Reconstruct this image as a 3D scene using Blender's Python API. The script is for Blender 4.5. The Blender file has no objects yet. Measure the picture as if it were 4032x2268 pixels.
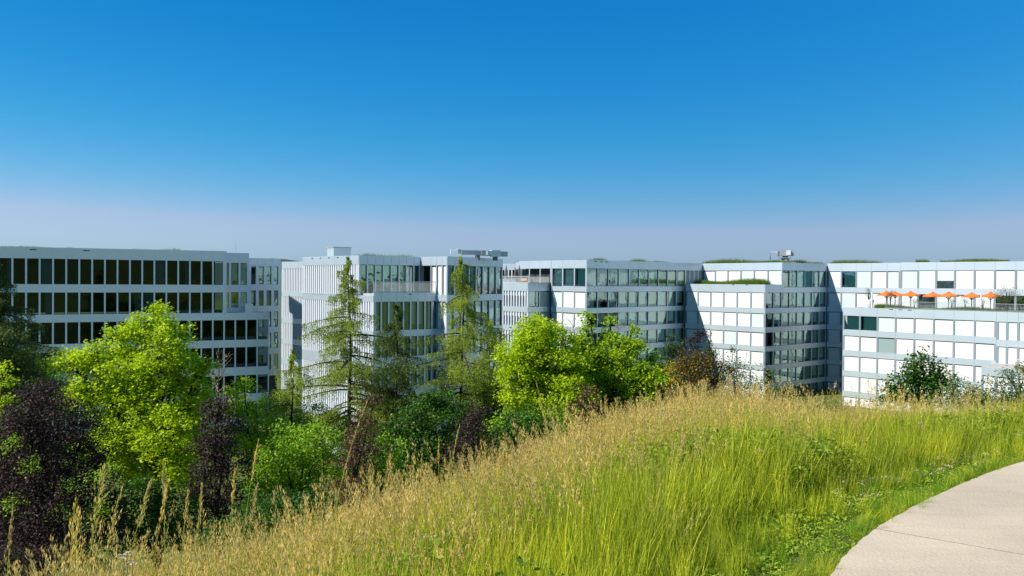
import bpy, math, random
import numpy as np
from mathutils import Matrix, Vector
R = math.radians
random.seed(7)
rng = np.random.default_rng(11)
scene = bpy.context.scene
COL = scene.collection

# ------------------------------------------------------------------ camera
F = 3100.0                       # focal length in photo pixels (4032 wide)
cam = bpy.data.cameras.new('camera')
cam.sensor_width = 36.0
cam.lens = 36.0 * F / 4032.0
cam.clip_start = 0.1
cam.clip_end = 9000.0
cam_o = bpy.data.objects.new('camera', cam)
COL.objects.link(cam_o)
PITCH = math.atan(29.0 / F)
ROLL = 0.007
fwd = Vector((0, math.cos(PITCH), -math.sin(PITCH)))
r0 = Vector((1, 0, 0))
u0 = Vector((0, math.sin(PITCH), math.cos(PITCH)))
rt = r0 * math.cos(ROLL) + u0 * math.sin(ROLL)
up = u0 * math.cos(ROLL) - r0 * math.sin(ROLL)
m = Matrix((rt, up, -fwd)).transposed().to_4x4()
cam_o.matrix_world = m
scene.camera = cam_o

# ------------------------------------------------------------------ light
SUN_AZ_VEC = (-0.93, -0.36)      # horizontal direction towards the sun
SUN_EL = R(41)
world = bpy.data.worlds.new('World')
scene.world = world
world.use_nodes = True
nt = world.node_tree
nt.nodes.clear()
sky = nt.nodes.new('ShaderNodeTexSky')
sky.sky_type = 'NISHITA'
sky.sun_disc = False
sky.sun_elevation = SUN_EL
sky.sun_rotation = -math.atan2(SUN_AZ_VEC[0], SUN_AZ_VEC[1])
sky.altitude = 300
sky.air_density = 1.0
sky.dust_density = 1.0
sky.ozone_density = 3.0
hs = nt.nodes.new('ShaderNodeHueSaturation')
hs.inputs['Saturation'].default_value = 1.12
tint = nt.nodes.new('ShaderNodeMix'); tint.data_type = 'RGBA'; tint.blend_type = 'MULTIPLY'; tint.inputs[0].default_value = 1.0
tint.inputs[7].default_value = (0.66, 0.92, 1.28, 1)
bg = nt.nodes.new('ShaderNodeBackground')
bg.inputs['Strength'].default_value = 0.10
wo = nt.nodes.new('ShaderNodeOutputWorld')
nt.links.new(sky.outputs[0], tint.inputs[6])
nt.links.new(tint.outputs[2], hs.inputs['Color'])
# deepen the zenith: one response curve per channel, the same all round the sky
sepc = nt.nodes.new('ShaderNodeSeparateColor'); comc = nt.nodes.new('ShaderNodeCombineColor')
nt.links.new(hs.outputs[0], sepc.inputs[0])
for ch, (pw, ga) in enumerate(((2.25, 0.40), (0.87, 0.805), (0.50, 1.62))):
    a_ = nt.nodes.new('ShaderNodeMath'); a_.operation = 'POWER'; a_.inputs[1].default_value = pw
    b_ = nt.nodes.new('ShaderNodeMath'); b_.operation = 'MULTIPLY'; b_.inputs[1].default_value = ga
    nt.links.new(sepc.outputs[ch], a_.inputs[0]); nt.links.new(a_.outputs[0], b_.inputs[0]); nt.links.new(b_.outputs[0], comc.inputs[ch])
mn = nt.nodes.new('ShaderNodeMath'); mn.operation = 'MINIMUM'; mg = nt.nodes.new('ShaderNodeMath'); mg.operation = 'MULTIPLY'; mg.inputs[1].default_value = 0.70
rs0 = comc.inputs[0].links[0].from_socket; gs0 = comc.inputs[1].links[0].from_socket
nt.links.new(gs0, mg.inputs[0]); nt.links.new(rs0, mn.inputs[0]); nt.links.new(mg.outputs[0], mn.inputs[1]); nt.links.new(mn.outputs[0], comc.inputs[0])
nt.links.new(comc.outputs[0], bg.inputs[0])
nt.links.new(bg.outputs[0], wo.inputs[0])
sl = bpy.data.lights.new('sun', 'SUN')
sl.energy = 4.6
sl.angle = R(0.5)
sl.color = (1.0, 0.95, 0.86)
sun = bpy.data.objects.new('sun', sl)
COL.objects.link(sun)
sv = Vector((SUN_AZ_VEC[0], SUN_AZ_VEC[1], 0)).normalized() * math.cos(SUN_EL) + Vector((0, 0, math.sin(SUN_EL)))
sun.rotation_euler = sv.to_track_quat('Z', 'Y').to_euler()
sun.location = sv * 200
vs = scene.view_settings
vs.view_transform = 'Standard'
vs.look = 'None'
vs.gamma = 1
vs.exposure = 0.75
vs.use_curve_mapping = False
scene.render.engine = 'CYCLES'

# ------------------------------------------------------------------ helpers
def P(px, py, D):
    """world point seen at photo pixel (px,py) whose Y (distance) is D"""
    d = fwd + rt * ((px - 2016) / F) - up * ((py - 1134) / F)
    return d * (D / d.y)

def tag(o, label=None, cat=None, group=None, kind=None):
    if label: o['label'] = label
    if cat: o['category'] = cat
    if group: o['group'] = group
    if kind: o['kind'] = kind
    return o

def empty(name, loc, label=None, cat=None, group=None, rz=0):
    o = bpy.data.objects.new(name, None)
    o.empty_display_size = 0.3
    o.location = loc
    o.rotation_euler = (0, 0, rz)
    COL.objects.link(o)
    tag(o, label, cat, group)
    return o

def ob(name, me, parent=None, loc=(0, 0, 0), rz=0.0, world_loc=True, kind=None, label=None):
    """mesh object; loc in world unless world_loc False (then in the parent's frame)"""
    o = bpy.data.objects.new(name, me)
    COL.objects.link(o)
    if parent is not None:
        o.parent = parent
        if world_loc:
            a = parent.rotation_euler.z
            q = Vector(loc) - parent.location
            c, s = math.cos(-a), math.sin(-a)
            loc = (c * q.x - s * q.y, s * q.x + c * q.y, q.z)
            rz = rz - a
    o.location = loc
    o.rotation_euler = (0, 0, rz)
    if kind: o['kind'] = kind
    if label: o['label'] = label
    return o

def make_mesh(name, verts, faces, mat, smooth=False):
    me = bpy.data.meshes.new(name)
    me.from_pydata([tuple(v) for v in verts], [], faces)
    if mat: me.materials.append(mat)
    if smooth:
        me.polygons.foreach_set('use_smooth', [True] * len(me.polygons))
    me.update()
    return me

def quads_mesh(name, V, mat, val=None):
    """V (n,k,3): n polygons with k corners; val (n,) per face value"""
    n, k = V.shape[0], V.shape[1]
    me = bpy.data.meshes.new(name)
    me.vertices.add(n * k)
    me.vertices.foreach_set('co', np.ascontiguousarray(V, dtype=np.float32).ravel())
    me.loops.add(n * k)
    me.loops.foreach_set('vertex_index', np.arange(n * k, dtype=np.int32))
    me.polygons.add(n)
    me.polygons.foreach_set('loop_start', np.arange(0, n * k, k, dtype=np.int32))
    me.polygons.foreach_set('loop_total', np.full(n, k, dtype=np.int32))
    if val is not None:
        a = me.attributes.new('tone', 'FLOAT', 'FACE')
        a.data.foreach_set('value', np.asarray(val, dtype=np.float32))
    me.materials.append(mat)
    me.update(calc_edges=True)
    return me

class MB:
    """collects boxes, tubes, prisms into one mesh"""
    def __init__(s): s.v = []; s.f = []
    def box(s, x0, x1, y0, y1, z0, z1, M=None):
        b = len(s.v)
        for z in (z0, z1):
            for x, y in ((x0, y0), (x1, y0), (x1, y1), (x0, y1)):
                q = Vector((x, y, z))
                s.v.append(M @ q if M else q)
        s.f += [(b, b+3, b+2, b+1), (b+4, b+5, b+6, b+7), (b, b+1, b+5, b+4), (b+1, b+2, b+6, b+5), (b+2, b+3, b+7, b+6), (b+3, b, b+4, b+7)]
        return s
    def tube(s, pts, rad, n=6, cap=True):
        b = len(s.v)
        pts = [Vector(p) for p in pts]
        for i, p in enumerate(pts):
            d = (pts[min(i+1, len(pts)-1)] - pts[max(i-1, 0)])
            if d.length < 1e-6: d = Vector((0, 0, 1))
            d.normalize()
            a = d.cross(Vector((0.31, 0.95, 0.05)) if abs(d.z) > 0.8 else Vector((0, 0, 1))).normalized()
            c = d.cross(a)
            r = rad[i] if hasattr(rad, '__len__') else rad
            for k in range(n):
                t = 2 * math.pi * k / n
                s.v.append(p + a * (r * math.cos(t)) + c * (r * math.sin(t)))
        for i in range(len(pts) - 1):
            for k in range(n):
                k2 = (k + 1) % n
                s.f.append((b+i*n+k, b+i*n+k2, b+(i+1)*n+k2, b+(i+1)*n+k))
        if cap:
            s.f.append(tuple(b+k for k in range(n))[::-1])
            s.f.append(tuple(b+(len(pts)-1)*n+k for k in range(n)))
        return s
    def prism(s, poly, z0, z1):
        b = len(s.v); n = len(poly)
        for z in (z0, z1):
            for x, y in poly: s.v.append(Vector((x, y, z)))
        s.f.append(tuple(b+k for k in range(n))[::-1])
        s.f.append(tuple(b+n+k for k in range(n)))
        for k in range(n):
            k2 = (k+1) % n
            s.f.append((b+k, b+k2, b+n+k2, b+n+k))
        return s
    def mesh(s, name, mat, smooth=False, origin=None):
        vv = s.v if origin is None else [v - Vector(origin) for v in s.v]
        return make_mesh(name, vv, s.f, mat, smooth)

def part(name, mb, mat, parent, smooth=False, kind=None, label=None):
    """mesh whose coordinates are world coordinates, parented to an unrotated empty"""
    org = parent.location if parent is not None else Vector((0, 0, 0))
    me = mb.mesh(name, mat, smooth, org)
    o = bpy.data.objects.new(name, me)
    COL.objects.link(o)
    if parent is not None: o.parent = parent
    if kind: o['kind'] = kind
    if label: o['label'] = label
    return o

# ------------------------------------------------------------------ materials
def mat(name, col, rough=0.6, spec=0.5, metal=0.0, var=0.0, vscale=3.0, col2=None, bump=0.0, bscale=20.0, coords='Object'):
    mt = bpy.data.materials.new(name)
    mt.use_nodes = True
    n = mt.node_tree.nodes; l = mt.node_tree.links
    b = n['Principled BSDF']
    b.inputs['Base Color'].default_value = (*col, 1)
    b.inputs['Roughness'].default_value = rough
    b.inputs['Specular IOR Level'].default_value = spec
    b.inputs['Metallic'].default_value = metal
    if var > 0 or bump > 0:
        if coords == 'World':
            tc = n.new('ShaderNodeNewGeometry'); vec = tc.outputs['Position']
        else:
            tc = n.new('ShaderNodeTexCoord'); vec = tc.outputs['Object']
    if var > 0:
        nz = n.new('ShaderNodeTexNoise')
        nz.inputs['Scale'].default_value = vscale
        nz.inputs['Detail'].default_value = 6
        l.new(vec, nz.inputs['Vector'])
        rp = n.new('ShaderNodeValToRGB')
        c2 = col2 or tuple(c * (1 - var) for c in col)
        rp.color_ramp.elements[0].position = 0.35
        rp.color_ramp.elements[1].position = 0.65
        rp.color_ramp.elements[0].color = (*c2, 1)
        rp.color_ramp.elements[1].color = (*col, 1)
        l.new(nz.outputs['Fac'], rp.inputs['Fac'])
        l.new(rp.outputs['Color'], b.inputs['Base Color'])
    if bump > 0:
        nb = n.new('ShaderNodeTexNoise')
        nb.inputs['Scale'].default_value = bscale
        nb.inputs['Detail'].default_value = 8
        l.new(vec, nb.inputs['Vector'])
        bp = n.new('ShaderNodeBump')
        bp.inputs['Strength'].default_value = bump
        bp.inputs['Distance'].default_value = 0.05
        l.new(nb.outputs['Fac'], bp.inputs['Height'])
        l.new(bp.outputs['Normal'], b.inputs['Normal'])
    return mt

def leaf_mat(name, c_dark, c_light, trans=0.45, rough=0.5, spec=0.3, vary=0.0):
    """leaves: colour from the per-face tone, light shines partly through"""
    mt = bpy.data.materials.new(name)
    mt.use_nodes = True
    n = mt.node_tree.nodes; l = mt.node_tree.links
    b = n['Principled BSDF']
    b.inputs['Roughness'].default_value = rough
    b.inputs['Specular IOR Level'].default_value = spec
    at = n.new('ShaderNodeAttribute'); at.attribute_name = 'tone'
    rp = n.new('ShaderNodeValToRGB')
    rp.color_ramp.elements[0].color = (*c_dark, 1)
    rp.color_ramp.elements[1].color = (*c_light, 1)
    l.new(at.outputs['Fac'], rp.inputs['Fac'])
    out = rp.outputs['Color']
    if vary > 0:      # each tuft a little lighter, darker or yellower than the next
        oi = n.new('ShaderNodeObjectInfo')
        r2 = n.new('ShaderNodeValToRGB')
        r2.color_ramp.elements[0].color = (1 - vary, 1 - vary * .8, 1 - vary * .5, 1)
        r2.color_ramp.elements[1].color = (1 + vary * .35, 1 + vary * .25, 1, 1)
        l.new(oi.outputs['Random'], r2.inputs['Fac'])
        mm = n.new('ShaderNodeMix'); mm.data_type = 'RGBA'; mm.blend_type = 'MULTIPLY'; mm.inputs[0].default_value = 1; mm.clamp_result = False
        l.new(out, mm.inputs[6]); l.new(r2.outputs['Color'], mm.inputs[7]); out = mm.outputs[2]
    l.new(out, b.inputs['Base Color'])
    tr = n.new('ShaderNodeBsdfTranslucent')
    l.new(out, tr.inputs['Color'])
    mx = n.new('ShaderNodeMixShader')
    mx.inputs[0].default_value = trans
    l.new(b.outputs[0], mx.inputs[1]); l.new(tr.outputs[0], mx.inputs[2])
    l.new(mx.outputs[0], n['Material Output'].inputs['Surface'])
    return mt

def glass_mat(name, tint, refl):
    mt = bpy.data.materials.new(name)
    mt.use_nodes = True
    n = mt.node_tree.nodes; l = mt.node_tree.links
    n.remove(n['Principled BSDF'])
    t = n.new('ShaderNodeBsdfTransparent'); t.inputs[0].default_value = (*tint, 1)
    g = n.new('ShaderNodeBsdfGlossy'); g.inputs['Roughness'].default_value = 0.02
    g.inputs['Color'].default_value = (0.60, 0.80, 0.78, 1)
    # slight pillowing of the panes bends reflections
    tc = n.new('ShaderNodeNewGeometry')
    nz = n.new('ShaderNodeTexNoise'); nz.inputs['Scale'].default_value = 0.9
    l.new(tc.outputs['Position'], nz.inputs['Vector'])
    bp = n.new('ShaderNodeBump'); bp.inputs['Strength'].default_value = 0.12; bp.inputs['Distance'].default_value = 0.1
    l.new(nz.outputs['Fac'], bp.inputs['Height'])
    l.new(bp.outputs['Normal'], g.inputs['Normal'])
    fr = n.new('ShaderNodeLayerWeight'); fr.inputs['Blend'].default_value = 0.35
    mp = n.new('ShaderNodeMapRange')
    mp.inputs['To Min'].default_value = refl
    mp.inputs['To Max'].default_value = 0.95
    l.new(fr.outputs['Fresnel'], mp.inputs['Value'])
    mx = n.new('ShaderNodeMixShader')
    l.new(mp.outputs[0], mx.inputs[0])
    l.new(t.outputs[0], mx.inputs[1]); l.new(g.outputs[0], mx.inputs[2])
    l.new(mx.outputs[0], n['Material Output'].inputs['Surface'])
    return mt

def blind_mat(name, col, rough=0.55):
    mt = mat(name, col, rough, 0.3)
    n = mt.node_tree.nodes; l = mt.node_tree.links
    tc = n.new('ShaderNodeNewGeometry')
    w = n.new('ShaderNodeTexWave'); w.bands_direction = 'Z'; w.inputs['Scale'].default_value = 2.6
    w.inputs['Distortion'].default_value = 0.3
    l.new(tc.outputs['Position'], w.inputs['Vector'])
    bp = n.new('ShaderNodeBump'); bp.inputs['Strength'].default_value = 0.25; bp.inputs['Distance'].default_value = 0.03
    l.new(w.outputs['Fac'], bp.inputs['Height'])
    l.new(bp.outputs['Normal'], n['Principled BSDF'].inputs['Normal'])
    return mt

M = {}
M['panel'] = mat('pale_metal_panel', (0.58, 0.665, 0.72), 0.42, 0.5, 0.6, var=0.06, vscale=0.25, coords='World')
M['panel_grey'] = mat('grey_plaster', (0.76, 0.79, 0.76), 0.7, 0.3, var=0.07, vscale=0.3, bump=0.1, bscale=15, coords='World')
M['fin'] = mat('white_fin', (0.50, 0.535, 0.575), 0.5, 0.4)
M['mullion'] = mat('grey_mullion', (0.20, 0.235, 0.265), 0.45, 0.4)
M['blind'] = blind_mat('white_blind', (0.60, 0.635, 0.63))
M['blind_mint'] = blind_mat('pale_mint_blind', (0.50, 0.58, 0.57))
M['blind_cream'] = blind_mat('cream_blind', (0.60, 0.595, 0.57))
M['blind_grey'] = blind_mat('grey_blind', (0.22, 0.30, 0.30))
M['inner_blind'] = blind_mat('inner_blind', (0.70, 0.82, 0.78))
M['curtain'] = mat('teal_curtain', (0.42, 0.82, 0.80), 0.8, 0.2)
M['curtain_pale'] = mat('pale_curtain', (0.55, 0.62, 0.62), 0.8, 0.2)
M['frame'] = mat('dark_window_frame', (0.05, 0.06, 0.065), 0.4)
M['frame_light'] = mat('grey_window_frame', (0.26, 0.30, 0.33), 0.4)
M['glass_dark'] = glass_mat('dark_glass', (0.28, 0.38, 0.42), 0.02)
M['glass'] = glass_mat('green_glass', (0.74, 0.88, 0.85), 0.34)
M['room'] = mat('dark_room', (0.035, 0.04, 0.045), 0.9, 0.1)
M['sill'] = mat('white_radiator', (0.6, 0.65, 0.62), 0.5)
M['roof'] = mat('roof_gravel', (0.42, 0.40, 0.36), 0.9, 0.2, var=0.3, vscale=2, bump=0.3, coords='World')
M['vent'] = mat('vent_and_garage_dark', (0.03, 0.035, 0.04), 0.7)
M['metal'] = mat('grey_metal', (0.40, 0.43, 0.45), 0.4, 0.5, 0.3)
M['metal_white'] = mat('white_metal', (0.68, 0.70, 0.72), 0.4, 0.5)
M['metal_dark'] = mat('dark_metal', (0.12, 0.13, 0.14), 0.45, 0.5)
M['rail'] = mat('pale_rail', (0.55, 0.57, 0.56), 0.45, 0.5)
M['orange'] = mat('orange_canvas', (0.74, 0.17, 0.03), 0.8, 0.1)
M['canvas_grey'] = mat('grey_brown_canvas', (0.16, 0.14, 0.14), 0.85, 0.1, var=0.3, vscale=4)
M['bark'] = mat('dark_bark', (0.055, 0.045, 0.035), 0.9, 0.1, var=0.5, vscale=6, bump=0.5, bscale=15)
M['bark_grey'] = mat('grey_bark', (0.14, 0.12, 0.10), 0.9, 0.1, var=0.4, vscale=6, bump=0.4, bscale=15)
M['twig'] = mat('bare_twig', (0.30, 0.25, 0.19), 0.8, 0.1)
M['soil'] = mat('soil', (0.06, 0.05, 0.035), 0.95, 0.1)
M['orange_wood'] = mat('orange_seat', (0.75, 0.38, 0.10), 0.7)
M['pot'] = mat('pale_concrete_pot', (0.55, 0.60, 0.58), 0.7)
LEAF = {
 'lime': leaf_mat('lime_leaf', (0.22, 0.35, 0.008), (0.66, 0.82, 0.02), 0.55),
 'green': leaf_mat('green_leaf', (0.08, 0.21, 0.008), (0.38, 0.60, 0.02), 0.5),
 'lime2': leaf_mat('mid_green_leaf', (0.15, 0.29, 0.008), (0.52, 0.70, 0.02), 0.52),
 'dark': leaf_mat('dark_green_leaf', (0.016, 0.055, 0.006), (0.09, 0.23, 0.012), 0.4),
 'larch': leaf_mat('larch_needles', (0.12, 0.18, 0.016), (0.50, 0.60, 0.07), 0.55),
 'larch_dark': leaf_mat('dark_larch_needles', (0.025, 0.060, 0.012), (0.14, 0.20, 0.03), 0.35),
 'purple': leaf_mat('copper_beech_leaf', (0.007, 0.005, 0.005), (0.080, 0.044, 0.042), 0.22, 0.6, 0.2),
 'red': leaf_mat('red_brown_leaf', (0.035, 0.014, 0.010), (0.17, 0.075, 0.045), 0.3),
 'brown': leaf_mat('brown_orange_leaf', (0.040, 0.026, 0.007), (0.22, 0.17, 0.025), 0.3),
 'yellow': leaf_mat('yellow_leaf', (0.32, 0.28, 0.010), (0.65, 0.42, 0.015), 0.4),
 'pine': leaf_mat('pine_needles', (0.020, 0.055, 0.020), (0.09, 0.16, 0.05), 0.2),
 'olive': leaf_mat('olive_leaf', (0.05, 0.085, 0.02), (0.20, 0.26, 0.07), 0.35),
 'roof': leaf_mat('roof_plants', (0.05, 0.10, 0.012), (0.20, 0.30, 0.03), 0.35),
}

# ------------------------------------------------------------------ terrain
CU = np.array([-1.6, -0.65, -0.33, 0.0, 0.155, 0.27, 0.40, 0.65, 1.2])
CM = np.array([0.46, 0.385, 0.310, 0.208, 0.153, 0.132, 0.161, 0.159, 0.15])  # sight slope of the grass tops
CD = np.array([3.6, 4.2, 5.6, 9.0, 12.0, 14.0, 13.5, 13.0, 17.0])            # distance of the brow
CT = np.array([0.5, 1.0, 1.2, 1.8, 2.4, 3.4, 4.6, 7.0, 10.0])                # where the fall begins
GH = 0.92
VALLEY = -20.0
def ground_z(X, Y):
    X = np.asarray(X, float); Y = np.asarray(Y, float)
    th = np.arctan2(X, Y); r = np.hypot(X, Y)
    thc = np.clip(th, -R(58), R(50))
    u = np.tan(thc)
    w = np.clip((R(150) - np.abs(th)) / R(50), 0, 1)
    t = r * np.cos(thc)
    mm = np.interp(u, CU, CM); dd = np.interp(u, CU, CD); t0 = np.interp(u, CU, CT)
    zc = -mm * dd - GH
    q = np.clip((t - t0) / (dd - t0), 0, 1)
    z = -1.62 + (zc + 1.62) * q ** 1.25
    e = np.maximum(t - dd, 0)
    s0 = mm + 0.03
    e1 = (0.52 - s0) / 0.05
    zz = np.where(e < e1, s0 * e + 0.025 * e * e, s0 * e1 + 0.025 * e1 * e1 + 0.52 * (e - e1))
    z = z - zz
    z = np.where(z < VALLEY + 2, VALLEY + 2 - 2 * (1 - np.exp((z - VALLEY - 2) / 2)), z)
    z = -1.62 * (1 - w) + z * w
    # small unevenness
    z = z + 0.03 * np.sin(X * 2.1 + 0.5) * np.sin(Y * 1.7) * np.clip(r / 6, 0, 1)
    # the hill goes on rising behind the viewer
    bk_ = np.clip((np.abs(th) - R(95)) / R(40), 0, 1)
    z = z + bk_ * np.clip((r - 12) / 60, 0, 1) ** 1.2 * 17
    # far wooded ridge
    ridge = np.clip((r - 900) / 900, 0, 1)
    z = z + ridge ** 1.2 * (56 + 4 * np.sin(th * 9 + 1) + 2 * np.sin(th * 23) + 15 * np.exp(-((th + 0.30) / 0.045) ** 2)) * (np.cos(th) > 0)
    return z

def gz(x, y): return float(ground_z(x, y))

radii = [0.0]
rr = 0.35
while rr < 6000:
    radii.append(rr); rr *= 1.045
NA = 360
verts = [(0, 0, -1.62)]
A = np.arange(NA) * 2 * math.pi / NA
for r_ in radii[1:]:
    X = r_ * np.sin(A); Y = r_ * np.cos(A)
    Z = ground_z(X, Y)
    verts += list(zip(X.tolist(), Y.tolist(), Z.tolist()))
faces = []
for k in range(NA): faces.append((0, 1 + k, 1 + (k + 1) % NA)[::-1])
for i in range(len(radii) - 2):
    b0 = 1 + i * NA; b1 = b0 + NA
    for k in range(NA):
        k2 = (k + 1) % NA
        faces.append((b0 + k, b0 + k2, b1 + k2, b1 + k)[::-1])
faces = [f[::-1] for f in faces]
gm = mat('meadow_soil', (0.13, 0.16, 0.03), 0.95, 0.1, var=0.5, vscale=1.5, col2=(0.05, 0.07, 0.018), bump=0.6, bscale=12, coords='World')
_n = gm.node_tree.nodes; _l = gm.node_tree.links
_g = _n.new('ShaderNodeNewGeometry'); _v = _n.new('ShaderNodeVectorMath'); _v.operation = 'LENGTH'; _l.new(_g.outputs['Position'], _v.inputs[0])
_m = _n.new('ShaderNodeMapRange'); _m.inputs['From Min'].default_value = 700; _m.inputs['From Max'].default_value = 900; _l.new(_v.outputs['Value'], _m.inputs['Value'])
_x = _n.new('ShaderNodeMix'); _x.data_type = 'RGBA'; _x.inputs[7].default_value = (0.045, 0.07, 0.05, 1)
_s = _n['Principled BSDF'].inputs['Base Color'].links[0].from_socket
_l.new(_m.outputs[0], _x.inputs[0]); _l.new(_s, _x.inputs[6]); _l.new(_x.outputs[2], _n['Principled BSDF'].inputs['Base Color'])
o = ob('ground', make_mesh('ground', verts, faces, gm, True)); o['kind'] = 'structure'

# concrete path, cast slabs with a joint between them
path_l = [(0.3, -3.0), (0.4, -1.0), (0.6, 1.0), (0.95, 2.4), (1.32, 3.5), (1.77, 4.30), (2.16, 4.82), (2.60, 5.29), (2.99, 5.66), (3.50, 6.12), (4.0, 6.54), (4.51, 6.93), (5.3, 7.45), (6.4, 8.0), (8.0, 8.6), (10.5, 9.2), (14, 9.7)]
def resample(pts, n):
    pts = np.array(pts); s = np.r_[0, np.cumsum(np.hypot(*np.diff(pts, axis=0).T))]
    # smooth by Catmull-like cubic on chord length
    q = np.linspace(0, s[-1], n)
    x = np.interp(q, s, pts[:, 0]); y = np.interp(q, s, pts[:, 1])
    for _ in range(3):
        x[1:-1] = (x[:-2] + 2 * x[1:-1] + x[2:]) / 4; y[1:-1] = (y[:-2] + 2 * y[1:-1] + y[2:]) / 4
    return np.c_[x, y]
PL = resample(path_l, 120)
dP = np.gradient(PL, axis=0); dP /= np.linalg.norm(dP, axis=1)[:, None]
PN = np.c_[dP[:, 1], -dP[:, 0]]
PR = PL + PN * 2.9
pm = mat('path_concrete', (0.52, 0.435, 0.315), 0.9, 0.2, var=0.2, vscale=1.1, col2=(0.43, 0.36, 0.26), bump=0.2, bscale=60, coords='World')
n_ = pm.node_tree.nodes; l_ = pm.node_tree.links
g_ = n_.new('ShaderNodeNewGeometry'); mp_ = n_.new('ShaderNodeMapping'); mp_.inputs['Rotation'].default_value = (0, 0, R(14)); mp_.inputs['Scale'].default_value = (1.2, 9, 1)
z_ = n_.new('ShaderNodeTexNoise'); z_.inputs['Scale'].default_value = 1.6; z_.inputs['Detail'].default_value = 5
l_.new(g_.outputs['Position'], mp_.inputs['Vector']); l_.new(mp_.outputs[0], z_.inputs['Vector'])
rp_ = n_.new('ShaderNodeValToRGB'); rp_.color_ramp.elements[0].position = 0.3; rp_.color_ramp.elements[0].color = (0.94, 0.93, 0.92, 1); rp_.color_ramp.elements[1].position = 0.6; rp_.color_ramp.elements[1].color = (1, 1, 1, 1)
l_.new(z_.outputs['Fac'], rp_.inputs['Fac'])
sp_ = n_.new('ShaderNodeTexNoise'); sp_.inputs['Scale'].default_value = 90; sp_.inputs['Detail'].default_value = 3
l_.new(g_.outputs['Position'], sp_.inputs['Vector'])
rs_ = n_.new('ShaderNodeValToRGB'); rs_.color_ramp.elements[0].position = 0.3; rs_.color_ramp.elements[0].color = (0.88, 0.87, 0.86, 1); rs_.color_ramp.elements[1].position = 0.5; rs_.color_ramp.elements[1].color = (1, 1, 1, 1)
l_.new(sp_.outputs['Fac'], rs_.inputs['Fac'])
mu_ = n_.new('ShaderNodeMix'); mu_.data_type = 'RGBA'; mu_.blend_type = 'MULTIPLY'; mu_.inputs[0].default_value = 1
m2_ = n_.new('ShaderNodeMix'); m2_.data_type = 'RGBA'; m2_.blend_type = 'MULTIPLY'; m2_.inputs[0].default_value = 1
src = n_['Principled BSDF'].inputs['Base Color'].links[0].from_socket
l_.new(src, mu_.inputs[6]); l_.new(rp_.outputs['Color'], mu_.inputs[7])
l_.new(mu_.outputs[2], m2_.inputs[6]); l_.new(rs_.outputs['Color'], m2_.inputs[7]); l_.new(m2_.outputs[2], n_['Principled BSDF'].inputs['Base Color'])

# joint lines: from (3482,2095) to (4032,2193) and further ones along the path
def gp(px, py, z=-1.56):
    d = fwd + rt * ((px - 2016) / F) - up * ((py - 1134) / F)
    return d * (z / d.z)
j1a = gp(3482.5, 2095); j1b = gp(4032, 2193)
jdir = Vector((j1b.x - j1a.x, j1b.y - j1a.y)).normalized()
M_joint = mat('dark_joint', (0.035, 0.03, 0.025), 0.95, 0.05)
path_root = empty('path', (3, 5, -1.6)); path_root['kind'] = 'structure'
def side(p, j): # signed distance across a joint line
    return (p[0] - j[0]) * (-jdir.y) + (p[1] - j[1]) * jdir.x
joints = [(j1a.x - jdir.x * 0 , j1a.y)]
# cut the strip into slabs where the left edge crosses a joint
cuts = [0]
d0 = [math.hypot(PL[i][0] - j1a.x, PL[i][1] - j1a.y) for i in range(len(PL))]
ic = int(np.argmin(d0))
spacing = 3.05
arc = np.r_[0, np.cumsum(np.hypot(*np.diff(PL, axis=0).T))]
stations = [arc[ic] + k * spacing for k in range(-3, 7) if 0 < arc[ic] + k * spacing < arc[-1]]
def at_arc(s, side_pts): return np.array([np.interp(s, arc, side_pts[:, 0]), np.interp(s, arc, side_pts[:, 1])])
# the far side of each joint is shifted so that the joint runs obliquely as in the photo
def far_arc(s):
    a = at_arc(s, PL); best = None
    for q in np.linspace(max(s - 4, 0), min(s + 4, arc[-1]), 160):
        b = at_arc(q, PR); v = b - a; v = v / np.linalg.norm(v)
        e = abs(v[0] * jdir.y - v[1] * jdir.x)
        if v[0] * jdir.x + v[1] * jdir.y > 0 and (best is None or e < best[0]): best = (e, q)
    return best[1]
jrot = math.atan2(jdir.y, jdir.x)
ends = [(0.0, 0.0)] + [(s, far_arc(s) if abs(s - arc[ic]) < 0.1 else s) for s in stations] + [(arc[-1], arc[-1])]
for i in range(len(ends) - 1):
    (a0, b0), (a1, b1) = ends[i], ends[i + 1]
    g = 0.012
    NL = 40
    L = [at_arc(s, PL) for s in np.linspace(a0 + g, a1 - g, NL)]
    Rr = [at_arc(s, PR) for s in np.linspace(b0 + g, b1 - g, NL)]
    # slightly ragged grass-side edge
    L = [p + PN[0] * 0 + np.array([random.uniform(-.006, .006), random.uniform(-.006, .006)]) for p in L]
    mb = MB(); zt_ = -1.56 - 0.002 * (i % 2)
    for p, q in zip(L, Rr):
        mb.v += [Vector((p[0], p[1], -1.72)), Vector((p[0], p[1], zt_)), Vector((q[0], q[1], zt_)), Vector((q[0], q[1], -1.72))]
    for k in range(NL - 1):
        a = 4 * k; b = a + 4
        mb.f += [(a, b, b + 1, a + 1), (a + 1, b + 1, b + 2, a + 2), (a + 2, b + 2, b + 3, a + 3)]
    mb.f += [(0, 1, 2, 3), (4*NL-1, 4*NL-2, 4*NL-3, 4*NL-4)]
    o = part('slab', mb, pm, path_root)

jf = MB(); jf.prism(([tuple(p) for p in (PL + PN * .02)] + [tuple(p) for p in (PR - PN * .02)[::-1]])[::-1], -1.71, -1.5645)
part('joint_filling', jf, M_joint, path_root)

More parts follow.
